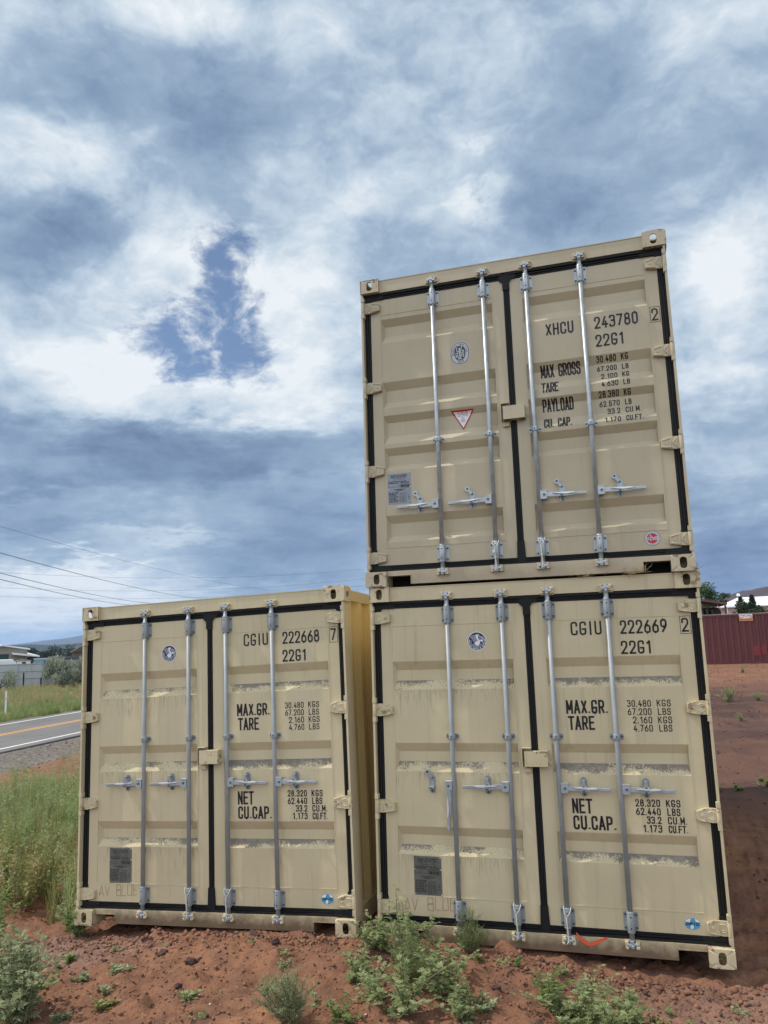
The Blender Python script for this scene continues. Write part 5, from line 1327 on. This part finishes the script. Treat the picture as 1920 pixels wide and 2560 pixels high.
mb = MB(); mb.box(0, L, 0, d, 0, b - .9); build(mb, 'wall', [mat('brown_siding', (.12, .085, .065), .8)], t)
mb = MB(); mb.prism([(-.4, b - .897), (L + .4, b - .897), (L * .8, b), (L * .2, b)], -.4, d + .4); build(mb, 'roof', [mat('brown_roof', (.085, .065, .055), .8)], t, fix=True)

def tree(x, y, z, hgt, rx, seed, lm, label, cat='tree', n=2600, ll=.3, name='tree', group=None, conical=False, trunk_h=.22):
    R = np.random.RandomState(seed); Q = []
    t = thing(name, label, cat, (x, y, z), 0, group); cl = []
    if conical:
        for k in range(34):
            u = R.uniform(.05, 1.0); r = rx * (1 - u) ** .8 * R.uniform(.4, 1.0); a = R.uniform(0, 6.28)
            cl.append((r * math.cos(a), r * math.sin(a), hgt * u, rx * .26 * (1.15 - u)))
    else:
        for k in range(26):
            u = R.uniform(trunk_h, .92); w = math.sin(math.pi * min(1, max(.08, (u - trunk_h * .6) / (1.02 - trunk_h * .6)))) ** .6; a = R.uniform(0, 6.28); r = rx * w * math.sqrt(R.rand()) * .85
            cl.append((r * math.cos(a), r * math.sin(a), hgt * u, rx * R.uniform(.24, .40)))
    for k in range(n):
        c = cl[R.randint(len(cl))]; v = R.normal(0, 1, 3); v /= np.linalg.norm(v); r = c[3] * R.uniform(.45, 1.1)
        p = np.array((c[0], c[1], c[2])) + v * r * np.array((1, 1, .85)); d = v + R.normal(0, .6, 3) + np.array((0, 0, .5 if conical else -.1)); l = ll * R.uniform(.6, 1.3)
        leafquads(Q, p, d, v + .02, l, l * .30, .25)
    link('crown', quads_mesh('crown', Q, [lm]), t)
    b = MB(); b.tube([(0, 0, -.3), (.03 * rx, .02, hgt * .35), (0, 0, hgt * .8)], [hgt * .035, hgt * .024, hgt * .006], 8)
    if not conical:
        for c in cl[::3]: b.tube([(0, 0, max(.1, c[2] * .45)), (c[0] * .5, c[1] * .5, c[2] * .75), (c[0], c[1], c[2])], [hgt * .014, hgt * .009, hgt * .004], 5)
    build(b, 'trunk', [STEMD], t)
    return t
TG = 'dark trees on the plain behind the barn'
for k, (x, y, hh, rx, lab) in enumerate(((-164.4, 195.6, 4.3, 3.0, 'round dark tree on the plain, middle of those behind the barn'), (-167.9, 191.2, 4.0, 1.9, 'pointed dark tree behind the barn roof'), (-166.3, 192.7, 3.3, 2.6, 'low dark tree beside the lean-to'), (-160.9, 197.9, 3.9, 3.4, 'wide dark tree on the plain near the container edge'), (-159.0, 199.5, 3.3, 2.2, 'small dark tree at the container edge'), (-165.3, 194.2, 2.6, 1.8, 'smallest dark tree, between two round ones'))):
    tree(x, y, H(x, y) + .3, hh, rx, 70 + k, L_DARK, lab, n=900, ll=.55, group=TG, trunk_h=.08)

# ------------------------------------------------------------------ right: yard, red container, house
RED = mat('oxide_red_paint', (.100, .023, .024), .55, var=.14, vscale=.8, bump=.1, bscale=8)
REDF = mat('fresh_red_patch', (.160, .016, .020), .5, var=.1); REDD = mat('dark_red_rail', (.085, .022, .022), .6, var=.2)
t = thing('shipping_container', 'long oxide red container with a ribbed side, standing across the back of the yard', 'shipping container', (2.0, 38.9, .30))
L = 12.19
mb = MB(); x = .0; P = [(0, .012)]
while x < L:
    for dx_, y in ((.10, .0), (.055, .045), (.10, .045), (.055, .0)):
        P.append((min(L, x), y)) if False else None
        x += dx_; P.append((min(L, x), y))
P = [(a, b) for a, b in P]
for (xa, ya), (xb, yb) in zip(P[:-1], P[1:]):
    if xb > xa: mb.quad((xa, ya, .17), (xb, yb, .17), (xb, yb, 2.49), (xa, ya, 2.49))
build(mb, 'side_wall', [RED], t)
mb = MB(); mb.box(0, L, -.012, .05, .02, .17); mb.box(0, L, -.010, .05, 2.49, 2.585); build(mb, 'rail', [REDD], t)
mb = MB(); mb.box(.02, L - .02, .06, 2.40, .05, 2.56); build(mb, 'body', [RED], t)
mb = MB(); mb.box(.0, L, .02, 2.42, 2.588, 2.60); y = 0
for k in range(60): mb.box(.1 + k * .2, .19 + k * .2, .0, 2.42, 2.60, 2.622)
build(mb, 'roof', [mat('weathered_red_roof', (.40, .29, .26), .7, var=.2, vscale=4)], t)
for x in (0, L - .17):
    for z in (0, 2.473): mb = MB(); mb.box(x - .01, x + .18, -.02, .16, z, z + .12); build(mb, 'corner_casting', [REDD], t, bevel=.01)
mb = MB(); mb.box(5.94, 6.30, -.004, -.001, .46, .96); mb.box(6.34, 6.56, -.004, -.001, .50, .94)
build(mb, 'paint_patch', [REDF], t)
# sign on the red container
SGW = mat('sign_white', (.70, .70, .72), .5); SGO = mat('sign_orange', (.62, .26, .13), .5); SGD = mat('sign_dark_blue', (.03, .045, .09), .5); SGB = mat('sign_brown', (.10, .045, .012), .5)
sg = thing('advert_sign', 'small orange and white advert sign hung high on the red container', 'sign', (7.44, 38.86, 2.53))
w_, h_ = .64, .345
mb = MB(); mb.box(0, w_, -.015, .0, 0, h_); build(mb, 'board', [SGO], sg)
mb = MB(); Y = -.0165
poly(mb, [(.005, .20), (.10, .155), (.22, .13), (.36, .128), (.50, .15), (.635, .205), (.637, .34), (.005, .34)], Y, 0)
LL_ = lambda z: -.0178
decal(mb, text_quads('928-778-3099', .03, .035, .062, width=.57, t=.013), LL_, 2)
for u0, u1, z, m, tt in ((.02, .09, .272, 3, .030), (.10, .15, .272, 1, .022), (.17, .30, .272, 1, .030), (.33, .38, .272, 3, .022), (.39, .60, .274, 1, .030), (.13, .16, .200, 1, .026), (.18, .26, .203, 1, .02), (.29, .36, .206, 1, .026), (.37, .56, .200, 3, .018)):
    decal(mb, ribbon([(u0, z), (u1, z + (u1 - u0) * .03)], tt, False), LL_, m)
decal(mb, ribbon([(.02, .24), (.08, .19), (.18, .15)], .016, False), LL_, 3); decal(mb, ribbon([(.50, .19), (.57, .205), (.63, .24)], .014, False), LL_, 1)
build(mb, 'print', [SGW, SGD, SGB, SGO], sg)
# house with a white roof
HW = mat('pinkish_stucco', (.42, .36, .34), .85, var=.05)
t = thing('house', 'pale house with a bright white metal roof behind the red container', 'house', (10.1, 68.6, .5), 0)
Lh, hw_ = 15.0, 3.55
mb = MB(); mb.box(0, Lh, 0, 8.0, -.3, hw_ - .02); build(mb, 'wall', [HW], t)
rf = MB(); e = .32; zt = 4.42
A = [(-e, -e, hw_), (Lh + e, -e, hw_), (Lh + e, 8 + e, hw_), (-e, 8 + e, hw_)]; Rg = [(1.55, 4.0, zt), (Lh - 1.55, 4.0, zt)]
rf.quad(A[0], A[1], Rg[1], Rg[0]); rf.quad(A[2], A[3], Rg[0], Rg[1]); i = [rf.V(q) for q in (A[3], A[0], Rg[0])]; rf.F(i); i = [rf.V(q) for q in (A[1], A[2], Rg[1])]; rf.F(i)
rf.box(-e, Lh + e, -e, 8 + e, hw_ - .10, hw_ - .002)
roof = build(rf, 'roof', [WROOF], t)
mb = MB(); mb.cyl((1.55, 3.6, zt - .05), (1.55, 3.6, zt + .12), .02, n=8)
disc_m = MB(); disc_m.cyl((1.55, 3.58, zt + .22), (1.55, 3.50, zt + .22), .06, .155, n=20); build(disc_m, 'dish', [WROOF], roof); build(mb, 'dish_mast', [PMET], roof)
for x0, x1, z0, z1, nm, m in ((.58, 1.35, 2.3, 3.02, 'window', WHITE), (.02, .16, -.3, hw_ - .12, 'corner_trim', WHITE)):
    mb = MB(); mb.box(x0, x1, -.05, -.003, z0, z1); wdo = build(mb, nm, [m], t)
    if nm == 'window': mb = MB(); mb.box(x0 + .06, x1 - .06, -.056, -.0505, z0 + .06, z1 - .06); build(mb, 'pane', [mat('dull_pane', (.22, .21, .21), .3)], wdo); mb = MB(); mb.box(x0 - .1, x1 + .1, -.08, -.0565, z1 + .001, z1 + .07); build(mb, 'lintel', [PMET], wdo)
# rusty open shed with dark arched sheets
RUST = mat('rusty_sheet', (.13, .060, .045), .85, var=.25, vscale=1.5)
t = thing('rusty_shed', 'open shed with a rusty roof and dark arched sheets stacked under it', 'shed', (6.2, 55.4, .42), 0)
mb = MB(); mb.prism([(-1.0, 4.12), (2.55, 3.42), (2.55, 3.56), (-1.0, 4.28)], -.4, 5.0); build(mb, 'roof', [RUST], t, fix=True)
mb = MB(); mb.box(-.9, 2.6, 4.6, 4.7, 0, 3.38); build(mb, 'back_wall', [mat('brown_board', (.055, .035, .03), .9)], t)
ARCH = mat('dark_green_sheet', (.022, .028, .026), .6)
for k in range(7):
    mb = MB(); pts = []
    for j in range(12):
        u = j / 11; pts.append((-.5 + k * .36 + .42 * u ** 1.6 + .0, 3.75 - .10 * k - 1.25 * u * (1 - .30 * u)))
    mb.prism([(a, b) for a, b in pts] + [(a - .14, b - .10) for a, b in pts[::-1]], .5 + .02 * k, 3.0 + .02 * k); build(mb, 'arched_sheet', [ARCH], t, fix=True)
mb = MB(); mb.tube([(1.90, -.1, 3.45), (2.30, -.1, 2.75), (2.55, -.1, 2.25)], .022, 8); build(mb, 'brace', [mat('bare_pole', (.42, .40, .38), .6)], t)
for x in (-.8, 2.42): mb = MB(); mb.box(x, x + .12, .2, .32, -.3, 3.4); build(mb, 'post', [RUST], t)
tree(9.7, 79.0, .5, 6.2, 1.75, 1, L_TREE, 'broad green tree behind the rusty shed', n=5200, ll=.22, trunk_h=.18)
tree(11.75, 81.6, .5, 5.55, .82, 2, L_TREE, 'narrow green tree between the broad tree and the house', n=2200, ll=.20, trunk_h=.16)
tree(8.2, 80.5, .5, 5.6, 1.5, 3, L_TREE, 'green tree peeking from behind the container stack', n=2600, ll=.22, trunk_h=.18)
tree(10.40, 56.2, .45, 3.72, 1.20, 4, L_CONE, 'dark juniper with a broad body in front of the white roof', n=6500, ll=.17, cat='juniper', name='juniper', trunk_h=.06)
tree(10.50, 56.0, .45, 3.95, .75, 5, L_CONE, 'tallest juniper spire rising over the white roof', n=3200, ll=.16, conical=True, cat='juniper', name='juniper')
tree(9.80, 56.3, .45, 3.86, .75, 6, L_CONE, 'thin juniper spire left of the tallest one', n=2200, ll=.16, conical=True, cat='juniper', name='juniper')
tree(11.15, 56.6, .45, 3.30, .80, 7, L_CONE, 'low juniper right of the broad one', n=1800, ll=.16, cat='juniper', name='juniper', trunk_h=.06)

# ------------------------------------------------------------------ power lines
WIRE = mat('power_cable', (.085, .09, .105), .6)
def cable(a, b, sag, r, label, ext=.9):
    A, B = Vector(a), Vector(b); A = A - (B - A) * .25; B = B + (B - A) * ext
    mb = MB(); pts = []
    for k in range(33):
        u = k / 32; p = A.lerp(B, u); p.z -= sag * 4 * u * (1 - u); pts.append(p)
    mb.tube(pts, r, 6); tag(build(mb, 'power_line', [WIRE]), label, 'power line', 'power lines over the road')
cable((-17.11, 14.59, 5.9), (-36.0, 64.5, 7.4), 1.0, .011, 'thick cable crossing the sky to the lone container, highest of the three heavy ones', .3)
cable((-17.09, 14.60, 5.15), (-40.3, 62.0, 7.0), .8, .011, 'middle heavy cable sloping down to the lone container roof', .3)
cable((-17.09, 14.61, 4.95), (-41.4, 61.3, 6.85), .8, .011, 'lowest heavy cable sloping down to the lone container roof', .3)
cable((-25.3, 23.35, 8.6), (-35.6, 75.9, 9.0), 1.2, .007, 'thin cable high above the heavy ones', .3)
for k, (z0, z1, lab) in enumerate(((22.6, 21.5, 'far thin cable hanging nearly level, top one'), (19.1, 19.1, 'far thin cable hanging nearly level, middle one'), (17.2, 17.4, 'far thin cable hanging nearly level, bottom one'))):
    cable((-134.0, 140.8, z0), (-61.0, 183.9, z1), 3.4, .022, lab, .12)

# ------------------------------------------------------------------ hills and air
def ridge(name, pts, dist, base, back, m, seed, n=300, amp=.04):
    """a ridge of terrain: crest heights given along bearings, falling away to the front and the back"""
    az = np.array([math.atan2(p[1] - CAM[1], p[0] - CAM[0]) for p in pts]); hz = np.array([p[2] for p in pts]); o = np.argsort(az); az, hz = az[o], hz[o]
    A = np.linspace(az[0], az[-1], n); U = np.linspace(0, 1, 15); hh = np.interp(A, az, hz)
    V = []; nf = len(U)
    for i, a in enumerate(A):
        for u in U:
            d = dist + (u - .6) * back; w = (sstep(0, .6, u) if u <= .6 else 1 - .6 * sstep(.6, 1, u))
            x = CAM[0] + d * math.cos(a); y = CAM[1] + d * math.sin(a)
            nz = float(vnoise(np.array([x / dist]), np.array([y / dist]), seed, 5, 5.0, .6)[0]) * amp * hh[i]
            V.append((x, y, base + (hh[i] - base) * float(w) + nz * (.3 + .7 * (1 - float(w)))))
    F = [(i * nf + j, (i + 1) * nf + j, (i + 1) * nf + j + 1, i * nf + j + 1) for i in range(n - 1) for j in range(nf - 1)]
    me = bpy.data.meshes.new(name); me.from_pydata(V, [], F); me.materials.append(m); me.polygons.foreach_set('use_smooth', [True] * len(F)); me.update()
    return tag(link(name, me), kind='structure')
def hill_mat(name, a, b, c, sc):
    m = bpy.data.materials.new(name); m.use_nodes = True; m.node_tree.nodes.clear(); t = NT(m.node_tree)
    P = t.add('ShaderNodeTexCoord').outputs['Object']
    col = t.mix(t.mr(t.noise(P, sc, 7, .65), .40, .60), a, b); col = t.mix(t.mr(t.noise(P, sc * 9, 5, .7), .52, .62, 0, .8), col, c)
    bs = t.add('ShaderNodeBsdfPrincipled', {'Base Color': col, 'Roughness': .95, 'Specular IOR Level': .1}); t.add('ShaderNodeOutputMaterial', {0: bs.outputs[0]}); return m
HM1 = hill_mat('scrub_hill', (.026, .036, .022), (.050, .055, .034), (.014, .022, .014), .006)
HM2 = hill_mat('bare_mountain', (.075, .080, .062), (.12, .10, .085), (.055, .060, .045), .002)
HM3 = hill_mat('brown_mountain', (.062, .042, .040), (.095, .066, .056), (.030, .030, .026), .018)
ridge('hills', [(-1750, -950, -14), (-1950, 100, 10), (-1700, 1180, 15), (-1352, 1465, 21.3), (-1316, 1498, 20.5), (-1297, 1514, 22), (-1284, 1525, 22.7), (-1274, 1533, 18.6), (-1251, 1552, 18.5), (-1222, 1575, 21.9), (-1100, 1680, 26), (-800, 1850, 20), (-200, 1990, 12), (500, 1930, -14)], 2000, -14, 1500, HM1, 3, amp=.05)
ridge('hills', [(-4900, -800, -20), (-4800, 1300, 15), (-3900, 3050, 30), (-3385, 3672, 50), (-3294, 3754, 58), (-3238, 3802, 66), (-3182, 3849, 77), (-3157, 3869, 83), (-3132, 3890, 77), (-3090, 3923, 90), (-3059, 3947, 93), (-2959, 4023, 98), (-2830, 4114, 60), (-2300, 4400, 40), (-1200, 4850, 15), (0, 5000, -20)], 5000, -20, 2400, HM2, 5, amp=.02)
k_ = 1100 / 2500; ridge('hills', [(CAM[0] + (x - CAM[0]) * k_, CAM[1] + (y - CAM[1]) * k_, 2.2 + (z - 2.2) * k_) for x, y, z in ((-1300, 2100, -8), (-300, 2480, 30), (100, 2490, 70), (196, 2486, 82), (262, 2480, 88), (300, 2476, 99.6), (316, 2474, 108), (347, 2470, 107), (363, 2468, 113), (389, 2464, 116), (520, 2440, 125), (900, 2330, 90), (1400, 2080, 50), (2100, 1350, 30), (2500, 100, -8))], 1100, -4, 800, HM3, 7, amp=.04)
FARH = mat('far_white_walls', (.6, .58, .55), .8)
for k, (u, sc) in enumerate(((-1288, 1.0), (-1280, .8), (-1262, 1.1), (-1248, .9), (-1238, 1.3))):
    x = u * .70; y = -5.9 + math.sqrt(max(0, 2000 ** 2 - u * u)) * .70; z = -4.5 + 1.2 * (k % 3)
    t = thing('far_house', ('white house dot on the far scrub slope, first beyond the barn', 'second pale house dot on the far scrub slope', 'third pale house dot on the far scrub slope', 'fourth pale house dot on the far scrub slope', 'long pale roof dot on the far slope beside the container edge')[k], 'house', (x, y, z), .7, 'houses far off on the slope')
    mb = MB(); mb.box(-4 * sc, 4 * sc, -3, 3, -6, 1.6 * sc); build(mb, 'wall', [FARH], t)
    mb = MB(); mb.prism([(-4.5 * sc, 1.61 * sc), (4.5 * sc, 1.61 * sc), (0, 3.2 * sc)], -3.4, 3.4); build(mb, 'roof', [WROOF], t, fix=True)
HAZE = 1
if HAZE:
    m = bpy.data.materials.new('thin_air'); m.use_nodes = True; m.node_tree.nodes.clear(); t = NT(m.node_tree)
    v = t.add('ShaderNodeVolumePrincipled', {'Color': (.38, .60, 1.0, 1), 'Density': .00013, 'Anisotropy': .1})
    o = t.add('ShaderNodeOutputMaterial'); t.l.new(v.outputs[0], o.inputs['Volume'])
    mb = MB(); mb.box(-6500, 6500, -6500, 6500, -60, 160); tag(build(mb, 'haze', [m]), kind='stuff')
SC.cycles.max_bounces = 8; SC.cycles.diffuse_bounces = 4; SC.cycles.transparent_max_bounces = 8; SC.cycles.volume_bounces = 1
SC.cycles.use_denoising = True
